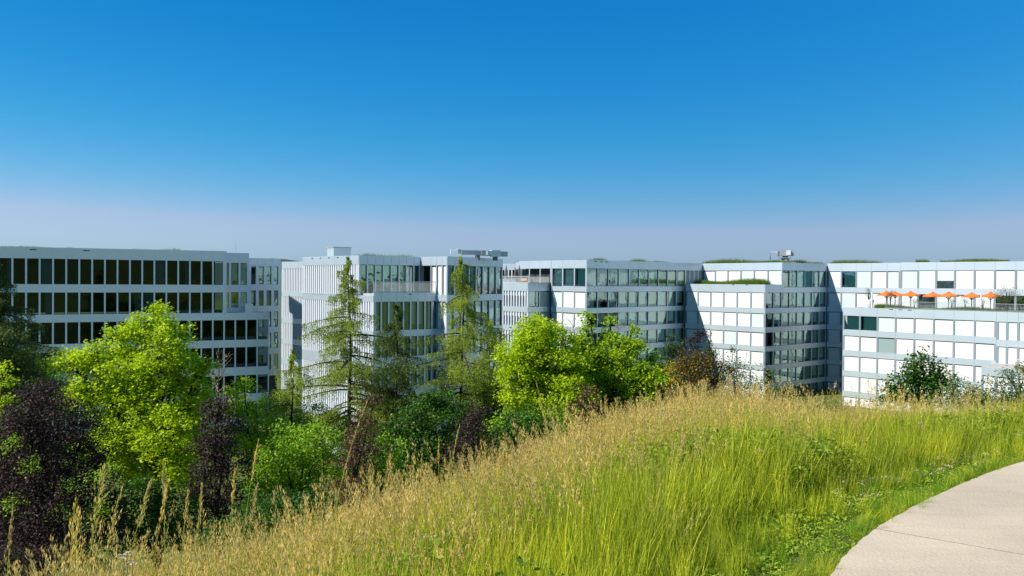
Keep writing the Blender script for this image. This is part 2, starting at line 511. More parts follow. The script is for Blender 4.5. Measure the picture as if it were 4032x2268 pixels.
def dist_path(x, y):
    """signed distance left of the path's left edge (positive on the meadow side)"""
    d = (x[:, None] - PL[None, :, 0]) ** 2 + (y[:, None] - PL[None, :, 1]) ** 2
    i = np.argmin(d, axis=1)
    return -((x - PL[i, 0]) * PN[i, 0] + (y - PL[i, 1]) * PN[i, 1])

# ------------------------------------------------------------------ buildings
BOX = {}
def boxmesh(w, d, h, mt, name):
    k = (round(w, 2), round(d, 2), round(h, 2), mt, name)
    if k not in BOX:
        BOX[k] = MB().box(-w/2, w/2, 0, d, 0, h).mesh(name, M[mt])
    return BOX[k]
def framemesh(w, h, mt, t=0.05, d=0.07):
    k = ('fr', round(w, 2), round(h, 2), mt, t)
    if k not in BOX:
        b = MB()
        b.box(-w/2, -w/2+t, 0, d, 0, h); b.box(w/2-t, w/2, 0, d, 0, h)
        b.box(-w/2+t, w/2-t, 0.002, d-0.002, 0, t); b.box(-w/2+t, w/2-t, 0.002, d-0.002, h-t, h)
        BOX[k] = b.mesh('window', M[mt])
    return BOX[k]
def curtainmesh(w, h, mt):
    k = ('cu', round(w, 1), round(h, 1), mt)
    if k not in BOX:
        n = 40; v = []; f = []
        for i in range(n + 1):
            x = -w/2 + w * i / n
            y = 0.05 * math.sin(i * 1.9) + 0.02 * math.sin(i * 0.7)
            v.append((x, y, 0)); v.append((x, y, h))
        for i in range(n): f.append((2*i, 2*i+2, 2*i+3, 2*i+1))
        BOX[k] = make_mesh('curtain', v, f, M[mt], True)
    return BOX[k]

def panemesh(w, h, mt):
    k = ('pn', round(w, 2), round(h, 2), mt)
    if k not in BOX:
        BOX[k] = make_mesh('pane', [(-w/2, 0, 0), (w/2, 0, 0), (w/2, 0, h), (-w/2, 0, h)], [(0, 1, 2, 3)], M[mt])
    return BOX[k]

class Line:
    """a vertical facade plane through two (px, distance) plan points"""
    def __init__(s, a, b, off=0.0):
        s.a = Vector(((a[0] - 2016) / F * a[1], a[1])); s.b = Vector(((b[0] - 2016) / F * b[1], b[1]))
        s.d = (s.b - s.a).normalized(); s.n = Vector((s.d.y, -s.d.x)); s.rz = math.atan2(s.d.y, s.d.x)
        s.a = s.a - s.n * off; s.b = s.b - s.n * off
    def t(s, px):
        k = (px - 2016) / F      # X = k*Y
        # a.x + t d.x = k (a.y + t d.y)
        return (k * s.a.y - s.a.x) / (s.d.x - k * s.d.y)
    def at(s, t, dep=0.0):
        p = s.a + s.d * t - s.n * dep
        return p
    def pt(s, px): return s.at(s.t(px))

def window(b, ln, tc, w, z0, h, kind, rec, frame='frame', glass='glass'):
    p = ln.at(tc, rec)
    wo_ = ob('window', framemesh(w, h, frame), b, (p.x, p.y, z0), ln.rz)
    q = ob('pane', panemesh(w - 0.1, h - 0.1, glass), wo_, (0, 0.025, 0.05), 0, False)
    def sub(nm, me, loc): return ob(nm, me, wo_, loc, 0, False)
    if kind in ('blind', 'mint', 'greyblind'):
        if kind == 'blind' and random.random() < .07: kind = 'mint'
        mt = {'blind': random.choice(['blind', 'blind', 'blind_cream']), 'mint': 'blind_mint', 'greyblind': 'blind_grey'}[kind]
        sub('blind', boxmesh(w - 0.08, 0.02, h - random.choice([.13, .16, .2]), mt, 'blind'), (0, -0.06, 0.02))
    elif kind == 'halfout':
        sub('blind', boxmesh(w - 0.06, 0.02, h * 0.55, 'blind_mint', 'blind'), (0, -0.06, h * 0.43))
    elif kind == 'inner':
        f = random.choice([1.0, .8, .78, .82])
        sub('blind', boxmesh(w * 0.8, 0.02, h * f - .05, 'inner_blind', 'blind'), (-w * 0.07, 0.22, h * (1 - f)))
    elif kind == 'curtain':
        sub('curtain', curtainmesh(w * 0.82, h - 0.06, 'curtain'), (w * 0.06, 0.12, 0.03))
    elif kind == 'pale':
        f = random.choice([.9, .6, .4])
        sub('curtain', curtainmesh(w * f, h - 0.06, 'curtain_pale'), (w * (1 - f) / 2 * random.choice([-1, 1]), 0.25, 0.03))
    elif kind == 'sill':
        sub('radiator', boxmesh(w - 0.2, 0.1, 0.32, 'sill', 'radiator'), (0, 0.18, 0.06))
    return wo_

def facade(b, ln, ts, levels, top=None, bottom=None, kinds=None, mw=0.2, rec=0.16, panel='panel', frame='frame', glass='glass',
           win=True, endl=True, endr=True, pthick=0.3, colsdepth=0.16):
    """ts: positions of the mullion axes; levels: list of (z_top, z_bottom) of window rows, going down"""
    n = len(ts) - 1
    bands = []
    zt = top
    for (a, c) in levels:
        if zt is not None and zt - a > 0.01: bands.append((a, zt))
        zt = c
    if bottom is not None: bands.append((bottom, zt))
    for (z0, z1) in bands:
        for i in range(n):
            w = ts[i+1] - ts[i]
            p = ln.at((ts[i] + ts[i+1]) / 2)
            ob('panel', boxmesh(w - (0.008 if panel == 'panel_grey' else 0.022), pthick, z1 - z0, panel, 'panel'), b, (p.x, p.y, z0), ln.rz)
    for r_, (a, c) in enumerate(levels):
        h = a - c
        for i in range(n + 1):
            tt = ts[i]
            if i == 0: tt += mw / 2
            if i == n: tt -= mw / 2
            p = ln.at(tt, 0.012)
            if (i == 0 and not endl) or (i == n and not endr): continue
            ob('mullion', boxmesh(mw, colsdepth, h, 'mullion' if frame == 'frame_light' else panel, 'mullion'), b, (p.x, p.y, c), ln.rz)
        if not win: continue
        for i in range(n):
            a0 = ts[i] + (mw if i == 0 else mw / 2); a1 = ts[i+1] - (mw if i == n - 1 else mw / 2)
            k = kinds(r_, i) if callable(kinds) else (kinds or 'dark')
            window(b, ln, (a0 + a1) / 2, a1 - a0, c, h, k, rec, frame, glass)

def uni(ln, p0, p1, n):
    t0, t1 = ln.t(p0), ln.t(p1)
    return [t0 + (t1 - t0) * i / n for i in range(n + 1)]
def pxs(ln, *px): return [ln.t(p) for p in px]

def inset(poly, d):
    n = len(poly); out = []
    ar = sum(poly[i][0] * poly[(i+1) % n][1] - poly[(i+1) % n][0] * poly[i][1] for i in range(n))
    sg = 1 if ar > 0 else -1
    for i in range(n):
        p0 = Vector(poly[i-1]); p1 = Vector(poly[i]); p2 = Vector(poly[(i+1) % n])
        e0 = (p1 - p0).normalized(); e1 = (p2 - p1).normalized()
        n0 = Vector((-e0.y, e0.x)) * sg; n1 = Vector((-e1.y, e1.x)) * sg
        bis = n0 + n1
        bis = bis / max(bis.dot(n0), 0.3)
        out.append(tuple(p1 + bis * d))
    return out
def ccw(poly):
    ar = sum(poly[i][0] * poly[(i+1) % len(poly)][1] - poly[(i+1) % len(poly)][0] * poly[i][1] for i in range(len(poly)))
    return poly if ar > 0 else poly[::-1]
def volume(b, front, depth_vec, ztop, zbot):
    """dark interior and roof slab behind a chain of facade points"""
    poly = [tuple(p) for p in front] + [tuple(Vector(p) + Vector(v)) for p, v in zip(front[::-1], depth_vec[::-1])]
    poly = ccw(poly)
    ins = inset(poly, 1.1)
    part('interior', MB().prism(ins, zbot, ztop - 0.45), M['room'], b)
    r_ = inset(poly, 0.31)
    part('roof', MB().prism(r_, ztop - 0.42, ztop - 0.12), M['roof'], b)

def railing(b, p0, p1, z, h=1.05, step=0.13, name='railing', posts=True, mt='rail', label=None, bw=0.026):
    """balustrade of fine vertical bars: one joined part"""
    d = Vector(p1) - Vector(p0); L = d.length; d.normalize()
    mb = MB(); a = math.atan2(d.y, d.x)
    T = Matrix.Translation((p0[0], p0[1], z)) @ Matrix.Rotation(a, 4, 'Z')
    mb.box(0, L, -0.025, 0.025, h - 0.05, h, T)
    mb.box(0, L, -0.02, 0.02, 0.06, 0.10, T)
    k = 0.0
    while k < L:
        mb.box(k, k + bw, -0.019, 0.019, 0.10, h - 0.05, T); k += step
    o = part(name, mb, M[mt], b, kind='stuff')
    return o

# ---- L: grey office block at the left
KL = 0.02784
zl = lambda k: -k * KL
LB = empty('office_building', (-45, 90, VALLEY), 'long grey office block with dark tall windows behind the lime green tree at far left', 'building')
LL = Line((172, 86.3), (1043, 96.2))
t0 = LL.t(48.3); t1 = LL.t(883.0); mod = (t1 - t0) / 17
L_up = [t0 + mod * k for k in range(-4, 18)]
topL = [(zl(-74.1), zl(27.1)), (zl(59.4), zl(147.1))]
lowL = [(zl(178.4), zl(265)), (zl(296.8), zl(383.5)), (zl(419.2), zl(500)), (zl(535), zl(610))]
def kL(r_, i):
    if r_ == 1 and i > 16: return 'sill'
    return 'pale' if random.random() < .12 else 'dark'
facade(LB, LL, L_up, topL, zl(-118.3), None, kL, 0.16, 0.08, 'panel_grey', 'frame', 'glass_dark')
p = LL.at(LL.t(887.5), 0.0)
ob('wall_end', boxmesh(LL.t(892) - LL.t(883) - 0.01, 2.2, zl(-118.3) - zl(150), 'panel_grey', 'wall_end'), LB, (p.x, p.y, zl(150)), LL.rz)
# band between row 2 and row 3 and everything below spans to 1063
tL = [t0 + mod * k for k in range(-4, 21)] + [LL.t(1061)]
def kL2(r_, i): return 'sill' if (i > 15 or random.random() < .2) else random.choice(['dark', 'dark', 'dark', 'pale'])
facade(LB, LL, tL, lowL, zl(147.1) , zl(640), kL2, 0.16, 0.08, 'panel_grey', 'frame', 'glass_dark')
# terrace piece of the lower block stops lower: recess section above it
LR = Line((172, 86.3), (1043, 96.2), 2.0)
tr_ = pxs(LR, 880, 905.5, 943.3, 980)
facade(LB, LR, tr_, [(zl(-69.5), zl(27)), (zl(59.4), zl(128))], zl(-113.7), zl(147), lambda r_, i: 'inner' if r_ == 0 else 'dark', 0.24, 0.14, 'panel_grey', 'frame', 'glass')
fr_ = [LL.pt(-400), LL.pt(888)]
bv = (-0.42 * 6.3, 0.9 * 6.3)
volume(LB, fr_, [bv] * 2, zl(-118.3), zl(140))
volume(LB, [LR.pt(888), LR.pt(981)], [bv] * 2, zl(-113.7), zl(140))
volume(LB, [LL.pt(-400), LL.pt(1060)], [bv] * 2, zl(147.1) , VALLEY)
# right end wall of the block
p = LL.at(LL.t(1063), 0.3)
q1 = LL.pt(892); q2 = LL.at(LL.t(975), 0.15); q1 = LL.at(LL.t(893), 0.15)
railing(LB, q1, q2, zl(147.1) + 0.02, 1.05, 0.16)
pc = LL.at(LL.t(982), 0.1)
ob('planter', boxmesh(0.9, 1.6, 1.05, 'panel_grey', 'planter'), LB, (pc.x, pc.y, zl(147.1) + 0.01), LL.rz)
for px in (130, 340):
    pv = LL.at(LL.t(px), -0.004)
    ob('vent', boxmesh(0.65, 0.05, 0.11, 'vent', 'vent'), LB, (pv.x, pv.y, zl(-106.5)), LL.rz)
# thin lightning rod
pr = LR.at(LR.t(938), 3)
part('rod', MB().tube([(pr.x, pr.y, zl(-113)), (pr.x, pr.y, zl(-113) + 1.6)], 0.02, 5), M['metal'], LB)

# ---- LB2: block behind
KB = 122 / F
zb = lambda k: -k * KB
BB = empty('office_building', (-38, 124, VALLEY), 'narrow pale office wing with four windows per row just right of the dark-windowed block', 'building')
LBk = Line((985, 120), (1105, 124))
mb_ = pxs(LBk, 922, 953, 983, 1013.6, 1044, 1074, 1106)
lvB = [(zb(-50.4), zb(21.2)), (zb(45.2), zb(105.3)), (zb(128.8), zb(190)), (zb(211.8), zb(273.8)), (zb(297.8), zb(358.8))]
facade(BB, LBk, mb_, lvB, zb(-81), zb(383), lambda r_, i: random.choice(['inner', 'pale', 'inner', 'dark']), 0.5, 0.14, 'panel', 'frame', 'glass')
volume(BB, [LBk.pt(922), LBk.pt(1106)], [(-7, 14)] * 2, zb(-81), zb(378))
part('garage_dark', MB().prism(ccw([tuple(LBk.at(LBk.t(922), .6)), tuple(LBk.at(LBk.t(1100), .6)), tuple(LBk.at(LBk.t(1100), 8)), tuple(LBk.at(LBk.t(922), 8))]), VALLEY, zb(383.2)), M['vent'], BB)  # near-black block: shade inside the garage opening put into its colour

# ---- M: middle building
KM = 90 / F
zm = lambda k: -k * KM
MBd = empty('office_building', (-12, 88, VALLEY), 'white office building with close vertical fins and stepped corners behind the larches', 'building')
ML = Line((1190, 90.0), (1413, 81.6))           # sunlit side with fins
MF = Line((1413, 81.6), (1656, 86.2))           # upper front, set back
MFl = Line((1472, 79.9), (1735, 84.6))          # lower front
MW = Line((1656, 86.2), (1760, 83.0))           # sunlit return
MR = Line((1760, 83.0), (1981, 91.9))           # right front
MX = Line((1108, 105.9), (1188, 102.7))         # far sunlit piece
def fins(b, ln, p0, p1, n, levels, top, bottom, fw=0.55, kind='blind', open_=()):
    ts = uni(ln, p0, p1, n)
    tp = [ts[0] + (ts[-1] - ts[0]) * i / max(2, n // 5) for i in range(max(2, n // 5) + 1)]
    zt = top
    bands = []
    for (a, c) in levels:
        bands.append((a, zt)); zt = c
    bands.append((bottom, zt))
    for (z0, z1) in bands:
        for i in range(len(tp) - 1):
            p = ln.at((tp[i] + tp[i+1]) / 2)
            ob('panel', boxmesh(tp[i+1] - tp[i] - 0.022, 0.4, z1 - z0, 'panel', 'panel'), b, (p.x, p.y, z0), ln.rz)
    for r_, (a, c) in enumerate(levels):
        w = (ts[1] - ts[0])
        for i in range(n + 1):
            tt = ts[i] + (w * fw / 2 if i == 0 else 0) - (w * fw / 2 if i == n else 0)
            p = ln.at(tt, 0.015)
            ob('fin', boxmesh(w * fw, 0.34, a - c, 'fin', 'fin'), b, (p.x, p.y, c), ln.rz)
        for i in range(n):
            p = ln.at((ts[i] + ts[i+1]) / 2, 0.30)
            wo_ = ob('window', boxmesh(w * (1 - fw) + 0.04, 0.04, a - c, 'glass', 'window'), b, (p.x, p.y, c), ln.rz)
            if kind == 'blind' and (r_, i) not in open_:
                ob('blind', boxmesh(w * (1 - fw), 0.015, (a - c), 'blind', 'blind'), wo_, (0, -0.06, 0), 0, False)
            elif kind == 'top':
                ob('blind', boxmesh(w * (1 - fw), 0.015, (a - c) * .3, 'blind', 'blind'), wo_, (0, -0.06, (a - c) * .7), 0, False)
lvM = [(zm(-54.2), zm(53.7)), (zm(78), zm(179.5)), (zm(202.8), zm(275)), (zm(314), zm(384)), (zm(414), zm(487)), (zm(516), zm(585))]
fins(MBd, ML, 1190, 1411.5, 26, lvM[:1], zm(-86.8), zm(58), 0.55, open_=())
fins(MBd, ML, 1190, 1470.5, 32, lvM[1:], zm(56), zm(650), 0.55, open_=((0, 1), (1, 9), (1, 10)))
lvX = [(zm(-48.5), zm(56)), (zm(79), zm(179)), (zm(202), zm(274.6)), (zm(298.6), zm(363)), (zm(395), zm(455))]
fins(MBd, MX, 1108.5, 1212, 16, lvX, zm(-80), zm(520), 0.55, open_=tuple((1, i) for i in (6, 7, 8, 9)) + ((2, 3), (2, 5)))
kdM = lambda r_, i: random.choice(['inner', 'pale', 'pale', 'dark'])
facade(MBd, MF, pxs(MF, 1413.5, 1447, 1479, 1510, 1541, 1571.6, 1600.6, 1629.6, 1655), [(zm(-54.2), zm(53.7))], zm(-86.8), None,
       lambda r_, i: ['dark', 'dark', 'dark', 'inner', 'inner', 'pale', 'inner', 'dark'][i], 0.16, 0.14, 'panel', 'frame', 'glass')
facade(MBd, MFl, uni(MFl, 1472, 1729, 9), lvM[1:], zm(45), zm(650), kdM, 0.16, 0.14, 'panel', 'frame', 'glass')
facade(MBd, MW, pxs(MW, 1657.5, 1696, 1718, 1740, 1759), lvM, zm(-86.8), zm(650), lambda r_, i: 'dark' if (i == 0) else 'blind', 0.16, 0.2, 'panel', 'frame_light', 'glass_dark')
facade(MBd, MR, uni(MR, 1760.5, 1980, 8), lvM, zm(-86.8), zm(650), kdM, 0.18, 0.14, 'panel', 'frame', 'glass')
bk = (-0.67 * 14, 0.74 * 14)
volume(MBd, [ML.pt(1190), ML.pt(1413), MF.pt(1656), MW.pt(1760), MR.pt(1981)],
       [(-2, 16), (2, 22), (4, 20), (2, 22), bk], zm(-86.8), zm(60))
volume(MBd, [ML.pt(1190), MFl.pt(1472), MFl.pt(1733), MW.pt(1760), MR.pt(1981)],
       [(-2, 16), (2, 22), (4, 20), (2, 22), bk], zm(45), VALLEY)
volume(MBd, [MX.pt(1108.5), MX.pt(1212)], [(8, 14)] * 2, zm(-80), VALLEY)
a_ = MFl.at(MFl.t(1474), 0.2); b_ = MFl.at(MFl.t(1720), 0.2)
railing(MBd, a_, b_, zm(45), 1.15, 0.13, mt='rail')
for px in (1229, 1261, 1295, 1329):
    pv = ML.at(ML.t(px), -0.004)
    ob('vent', boxmesh(0.35, 0.05, 0.12, 'vent', 'vent'), MBd, (pv.x, pv.y, zm(-78.5)), ML.rz)
pv = MFl.at(MFl.t(1615), -0.004)
ob('vent', boxmesh(0.35, 0.05, 0.1, 'vent', 'vent'), MBd, (pv.x, pv.y, zm(53)), MFl.rz)

# ---- R: long stepped building on the right
KR = 130 / F
zr = lambda k: -k * KR
RB = empty('office_building', (24, 140, VALLEY), 'white stepped office building with green roofs between the fin building and the orange parasols', 'building')
lvR = [(zr(-51.4), zr(20)), (zr(41.9), zr(106.4)), (zr(127.4), zr(184.3)), (zr(205.9), zr(263.1)), (zr(284.2), zr(341)), (zr(361.5), zr(418)), (zr(438), zr(492))]
RW = Line((2043, 142.7), (2309.7, 130.0))
RA = Line((2309.7, 130.0), (2766, 151.3))
RBl = Line((2698.5, 146.9), (3014, 135.1))
RBt = Line((2766, 151.3), (3080, 138.6))
RC = Line((3014, 135.1), (3256, 146.9))
RD = Line((3256, 146.9), (3980, 127.0))
RF = Line((1970, 138.8), (2079, 133.4))
RG = Line((2079, 133.4), (2170, 137.0))
kA = lambda r_, i: random.choice(['inner', 'inner', 'inner', 'inner', 'pale'] if i > 2 else ['inner', 'pale', 'inner', 'dark'])
topb = zr(-84.4)
tw = uni(RW, 2170, 2308.5, 3)
facade(RB, RW, tw, lvR[:1], topb, zr(22), 'curtain', 0.24, 0.25, 'panel', 'frame', 'glass')
def kW(r_, i): return 'blind'
facade(RB, RW, tw, lvR[1:], zr(20), zr(520), kW, 0.24, 0.16, 'panel', 'frame_light', 'glass')
# roof loggia: columns without windows, glass wall set back
tlo = uni(RW, 2043, 2169, 3)
facade(RB, RW, tlo, [(zr(-51.4), zr(8.8))], topb, None, None, 0.2, 0.2, 'panel', win=False)
RW2 = Line((2043, 142.7), (2309.7, 130.0), 3.2)
facade(RB, RW2, uni(RW2, 2030, 2160, 6), [(zr(-51.4), zr(8.8))], topb - 0.1, None, lambda r_, i: random.choice(['curtain', 'dark', 'dark']), 0.12, 0.1, 'panel', 'frame', 'glass_dark')
mb = MB(); mb.prism(ccw([tuple(RW.pt(2043)), tuple(RW.pt(2170)), tuple(RW.at(RW.t(2170), 4)), tuple(RW.at(RW.t(2043), 4))]), zr(-53), zr(-51.6))
part('soffit', mb, M['panel'], RB)
facade(RB, RA, uni(RA, 2310, 2699, 10), lvR[:1], topb, None, kA, 0.15, 0.14, 'panel', 'frame', 'glass')
facade(RB, RA, uni(RA, 2699, 2765, 4), [(zr(-51.4), zr(8.8))], topb, None, 'greyblind', 0.15, 0.14, 'panel', 'frame', 'glass')
facade(RB, RA, uni(RA, 2310, 2698, 10), lvR[1:], zr(20), zr(520), kA, 0.15, 0.14, 'panel', 'frame', 'glass')
facade(RB, RBl, uni(RBl, 2699.5, 3012.5, 6), lvR[1:], zr(8.8), zr(520), 'blind', 0.25, 0.15, 'panel', 'frame_light', 'glass')
facade(RB, RBt, uni(RBt, 2767, 3079, 6), [(zr(-51.4), zr(8.8))], topb, None, lambda r_, i: 'mint' if i == 3 else 'blind', 0.25, 0.15, 'panel', 'frame_light', 'glass')
tc8 = uni(RC, 3015, 3255, 8)
facade(RB, RC, tc8[2:], lvR[:1], topb, None, lambda r_, i: ['inner', 'inner', 'curtain', 'curtain', 'inner', 'inner'][i], 0.15, 0.14, 'panel', 'frame', 'glass')
facade(RB, RC, tc8, lvR[1:], zr(20), zr(520), kA, 0.15, 0.14, 'panel', 'frame', 'glass')
p = RC.at((tc8[0] + tc8[2]) / 2, 0.0)
ob('panel', boxmesh(tc8[2] - tc8[0] - .02, .3, zr(8.8) - zr(20), 'panel', 'panel'), RB, (p.x, p.y, zr(20)), RC.rz)
p = RC.at(RC.t(3080) - 0.06, 0.0)
td1 = pxs(RD, 3257.5, 3312, 3370.5, 3430.5, 3492, 3544)
facade(RB, RD, td1, lvR, topb + .08, zr(520), lambda r_, i: 'curtain' if (r_ == 0 and i == 1) else random.choice(['blind', 'blind', 'blind', 'mint']), 0.25, 0.15, 'panel', 'frame_light', 'glass')
td2 = pxs(RD, 3544, 3614, 3685.6, 3759.4, 3837, 3917, 3999, 4084, 4172)
lvD = [(zr(-54), zr(20.5)), (zr(44), zr(108))]
facade(RB, RD, td2, lvD, zr(-87.5), zr(200), lambda r_, i: (['mint', 'blind', 'halfout', 'blind', 'blind', 'blind', 'mint', 'blind'][i] if r_ == 0 else ['blind', 'dark', 'mint', 'mint', 'blind', 'dark', 'dark', 'blind'][i]), 0.28, 0.15, 'panel', 'frame_light', 'glass')
# lower west corner below the roof terrace
fins(RB, RF, 1970, 2078, 10, [lvR[1], lvR[2], lvR[3], lvR[4], lvR[5]], zr(8.8), zr(520), 0.38, 'top')
facade(RB, RG, uni(RG, 2079.5, 2169, 2), lvR[1:], zr(8.8), zr(520), lambda r_, i: 'greyblind' if i else 'inner', 0.16, 0.14, 'panel', 'frame', 'glass')
bR = (-0.75 * -4, 16)
volume(RB, [RW.pt(2043), RW.pt(2309.7), RA.pt(2766), RBt.pt(3080), RC.pt(3256), RD.pt(3544)],
       [(6, 14), (2, 30), (2, 25), (2, 28), (2, 18), (4, 18)], topb, zr(18))
volume(RB, [RD.pt(3544.2), RD.pt(4172)], [(8, 16)] * 2, zr(-87.5), VALLEY)
volume(RB, [RF.pt(1970), RF.pt(2079), RG.pt(2170), RW.pt(2309.7), RA.pt(2698.5), RBl.pt(3014), RC.pt(3256), RD.pt(3544)],
       [(4, 12), (8, 22), (4, 22), (2, 30), (2, 25), (2, 28), (2, 18), (4, 18)], zr(8.8), VALLEY)
a_ = RF.at(RF.t(1972), 0.15); b_ = RF.at(RF.t(2079), 0.15)
railing(RB, a_, b_, zr(8.8), 1.15, 0.14)
railing(RB, b_, RG.at(RG.t(2164), 0.15), zr(8.8), 1.15, 0.14)
for px in (2345, 2367, 2388):
    pv = RA.at(RA.t(px), -0.004)
    ob('vent', boxmesh(0.75, 0.05, 0.13, 'vent', 'vent'), RB, (pv.x, pv.y, zr(-76.5)), RA.rz)
for px in (2887, 2941):
    pv = RBl.at(RBl.t(px), -0.004)
    ob('vent', boxmesh(0.5, 0.05, 0.14, 'vent', 'vent'), RB, (pv.x, pv.y, zr(13.0)), RBl.rz)
# distant piece of roof between the two buildings
FB = empty('office_building', (0, 170, VALLEY), 'small distant grey block glimpsed behind the folded grey parasols', 'building')
FL = Line((1950, 168), (2080, 165))
facade(FB, FL, uni(FL, 1950, 2080, 10), [((1105 - 1063) / F * 167, (1105 - 1098) / F * 167), ((1105 - 1125) / F * 167, (1105 - 1165) / F * 167)], (1105 - 1038.5) / F * 167, VALLEY, 'dark', 0.3, 0.15, 'panel', 'frame', 'glass_dark')
volume(FB, [FL.pt(1950), FL.pt(2080)], [(0, 10)] * 2, (1105 - 1038.5) / F * 167, VALLEY)

# ---- S: lower front wing with the parasol terrace
KS = 129 / F
zs = lambda k: -k * KS
SB = empty('office_building', (60, 122, VALLEY), 'white lower wing with closed blinds carrying the orange parasol terrace at right', 'building')
SL = Line((3322.7, 129.0), (3838, 114.6))
lvS = [(zs(128), zs(183.5)), (zs(206.1), zs(263.8)), (zs(286.2), zs(343.5)), (zs(365.4), zs(423.9)), (zs(446), zs(503))]
def kS(r_, i):
    if r_ == 0 and i < 2: return 'curtain'
    if r_ == 1 and i == 2: return 'greyblind'
    return 'blind'
facade(SB, SL, uni(SL, 3320, 3924.9, 8), lvS, zs(95.1), zs(540), kS, 0.25, 0.15, 'panel', 'frame_light', 'glass')
lvS2 = [(zs(129), zs(191)), (zs(214), zs(272)), (zs(296), zs(352))]
facade(SB, SL, pxs(SL, 3925, 3967.4, 4011.5, 4057, 4104, 4152), lvS2, zs(95.1), zs(540), lambda r_, i: 'mint' if r_ == 0 else 'blind', 0.26, 0.15, 'panel', 'frame_light', 'glass')
volume(SB, [SL.pt(3320), SL.pt(4152)], [(9.0, 9.5), (10, 11)], zs(95.1), VALLEY)
a_ = SL.at(SL.t(3485), 0.2); b_ = SL.at(SL.t(4140), 0.2)
railing(SB, a_, b_, zs(95.1), 1.15, 0.17, mt='metal', bw=0.02)
for px in (3510, 3546, 3583):
    pv = SL.at(SL.t(px), -0.004)
    ob('vent', boxmesh(0.6, 0.05, 0.13, 'vent', 'vent'), SB, (pv.x, pv.y, zs(100.5)), SL.rz)
# low annexe at the bottom right
AX = empty('annexe', (66, 104, VALLEY), 'low flat-roofed white annexe at bottom right in front of the blinded wing', 'building')
XL = Line((3868, 108), (4200, 99))
lx = lambda y, D=106: (1117 - y) / F * D
facade(AX, XL, uni(XL, 3868, 4180, 5), [(lx(1482), lx(1560)), (lx(1590), lx(1660))], lx(1446), VALLEY, 'blind', 0.25, 0.15, 'panel', 'frame_light', 'glass')
volume(AX, [XL.pt(3868), XL.pt(4180)], [(5, 6)] * 2, lx(1446), VALLEY)
railing(AX, XL.at(XL.t(3975), 1.5), XL.at(XL.t(4180), 1.5), lx(1446), 1.2, 0.15)

# ------------------------------------------------------------------ roof equipment and terrace furniture
def P0(px, py, D): v = P(px, py, D); return (v.x, v.y, v.z)
# plant box on the fin building
e = empty('roof_housing', P0(1335, 1013, 89), 'pale grey box housing standing on the roof of the fin building', 'roof housing', rz=R(38))
ob('body', MB().box(-1.05, 1.05, -.85, .85, 0, 1.05).mesh('body', M['panel']), e, (0, 0, 0), 0, False)
ob('lid', MB().box(-1.12, 1.12, -.92, .92, 1.052, 1.14).mesh('lid', M['metal']), e, (0, 0, 0), 0, False)
# facade crane lying along the roof edge
e = empty('roof_crane', P0(1880, 1014, 88), 'long folded grey cleaning crane lying along the roof edge of the fin building', 'crane', rz=R(21))
ob('boom', MB().box(-1.9, 0.4, -.2, .2, .28, .78).box(-2.3, -1.9, -.12, .12, .38, .86).mesh('boom', M['metal']), e, (0, 0, 0), 0, False)
ob('boom_sleeve', MB().box(0.4, 1.5, -.26, .26, .2, .8).mesh('boom_sleeve', M['metal']), e, (0, 0, 0), 0, False)
ob('cabinet', MB().box(1.5, 2.6, -.45, .45, .12, .84).box(1.0, 1.5, -.45, -.27, .3, .74).mesh('cabinet', M['metal_white']), e, (0, 0, 0), 0, False)
ob('counterweight', MB().box(2.6, 3.5, -.3, .3, .16, .72).mesh('counterweight', M['metal']), e, (0, 0, 0), 0, False)
ob('hook_arm', MB().tube([(-2.3, 0, .72), (-3.1, 0, .74)], .05).tube([(-3.1, 0, .9), (-3.1, 0, .35)], .04).tube([(-2.7, 0, .72), (-2.3, 0, .95)], .03).mesh('hook_arm', M['metal_white']), e, (0, 0, 0), 0, False)
ob('foot', MB().box(-.2, .2, -.3, .3, -.3, .279).box(1.9, 2.3, -.3, .3, -.3, .119).mesh('foot', M['metal_dark']), e, (0, 0, 0), 0, False)
# upright facade crane
e = empty('roof_crane', P0(3092, 1036, 143), 'upright grey maintenance crane standing on the white roof corner', 'crane', rz=R(-10))
ob('turret', MB().tube([(0, 0, -.3), (0, 0, .9)], .75, 10).box(-1.0, 1.0, -.9, .9, .9, 1.0).mesh('turret', M['metal']), e, (0, 0, 0), 0, False)
ob('cabinet', MB().box(-1.05, 1.35, -.8, .8, 1.3, 2.35).mesh('cabinet', M['metal']), e, (0, 0, 0), 0, False)
ob('door_box', MB().box(.1, .75, -1.15, -.802, 1.4, 2.3).mesh('door_box', M['metal_white']), e, (0, 0, 0), 0, False)
ob('neck', MB().tube([(0, 0, 1.0), (0, 0, 1.3)], .5, 8).box(-1.3, -1.05, -.4, .4, 1.2, 2.2).mesh('neck', M['metal_dark']), e, (0, 0, 0), 0, False)
ob('jib', MB().tube([(-1.2, 0, 2.0), (-2.6, 0, 1.95)], .08).tube([(-1.2, 0, 1.6), (-1.9, 0, 1.95)], .05).mesh('jib', M['metal_white']), e, (0, 0, 0), 0, False)
ob('hook', MB().tube([(-2.6, 0, 1.95), (-2.65, 0, .5)], .03).tube([(-2.65, 0, 1.1), (-2.65, 0, .8)], .12).box(-2.9, -2.1, -.2, .2, .3, .4).mesh('hook', M['metal_dark']), e, (0, 0, 0), 0, False)
ob('rail_base', MB().box(-2.3, -0.75, -.15, .15, .0, .14).box(1.0, 1.8, -.5, .5, -.3, .2).mesh('rail_base', M['metal']), e, (0, 0, 0), 0, False)

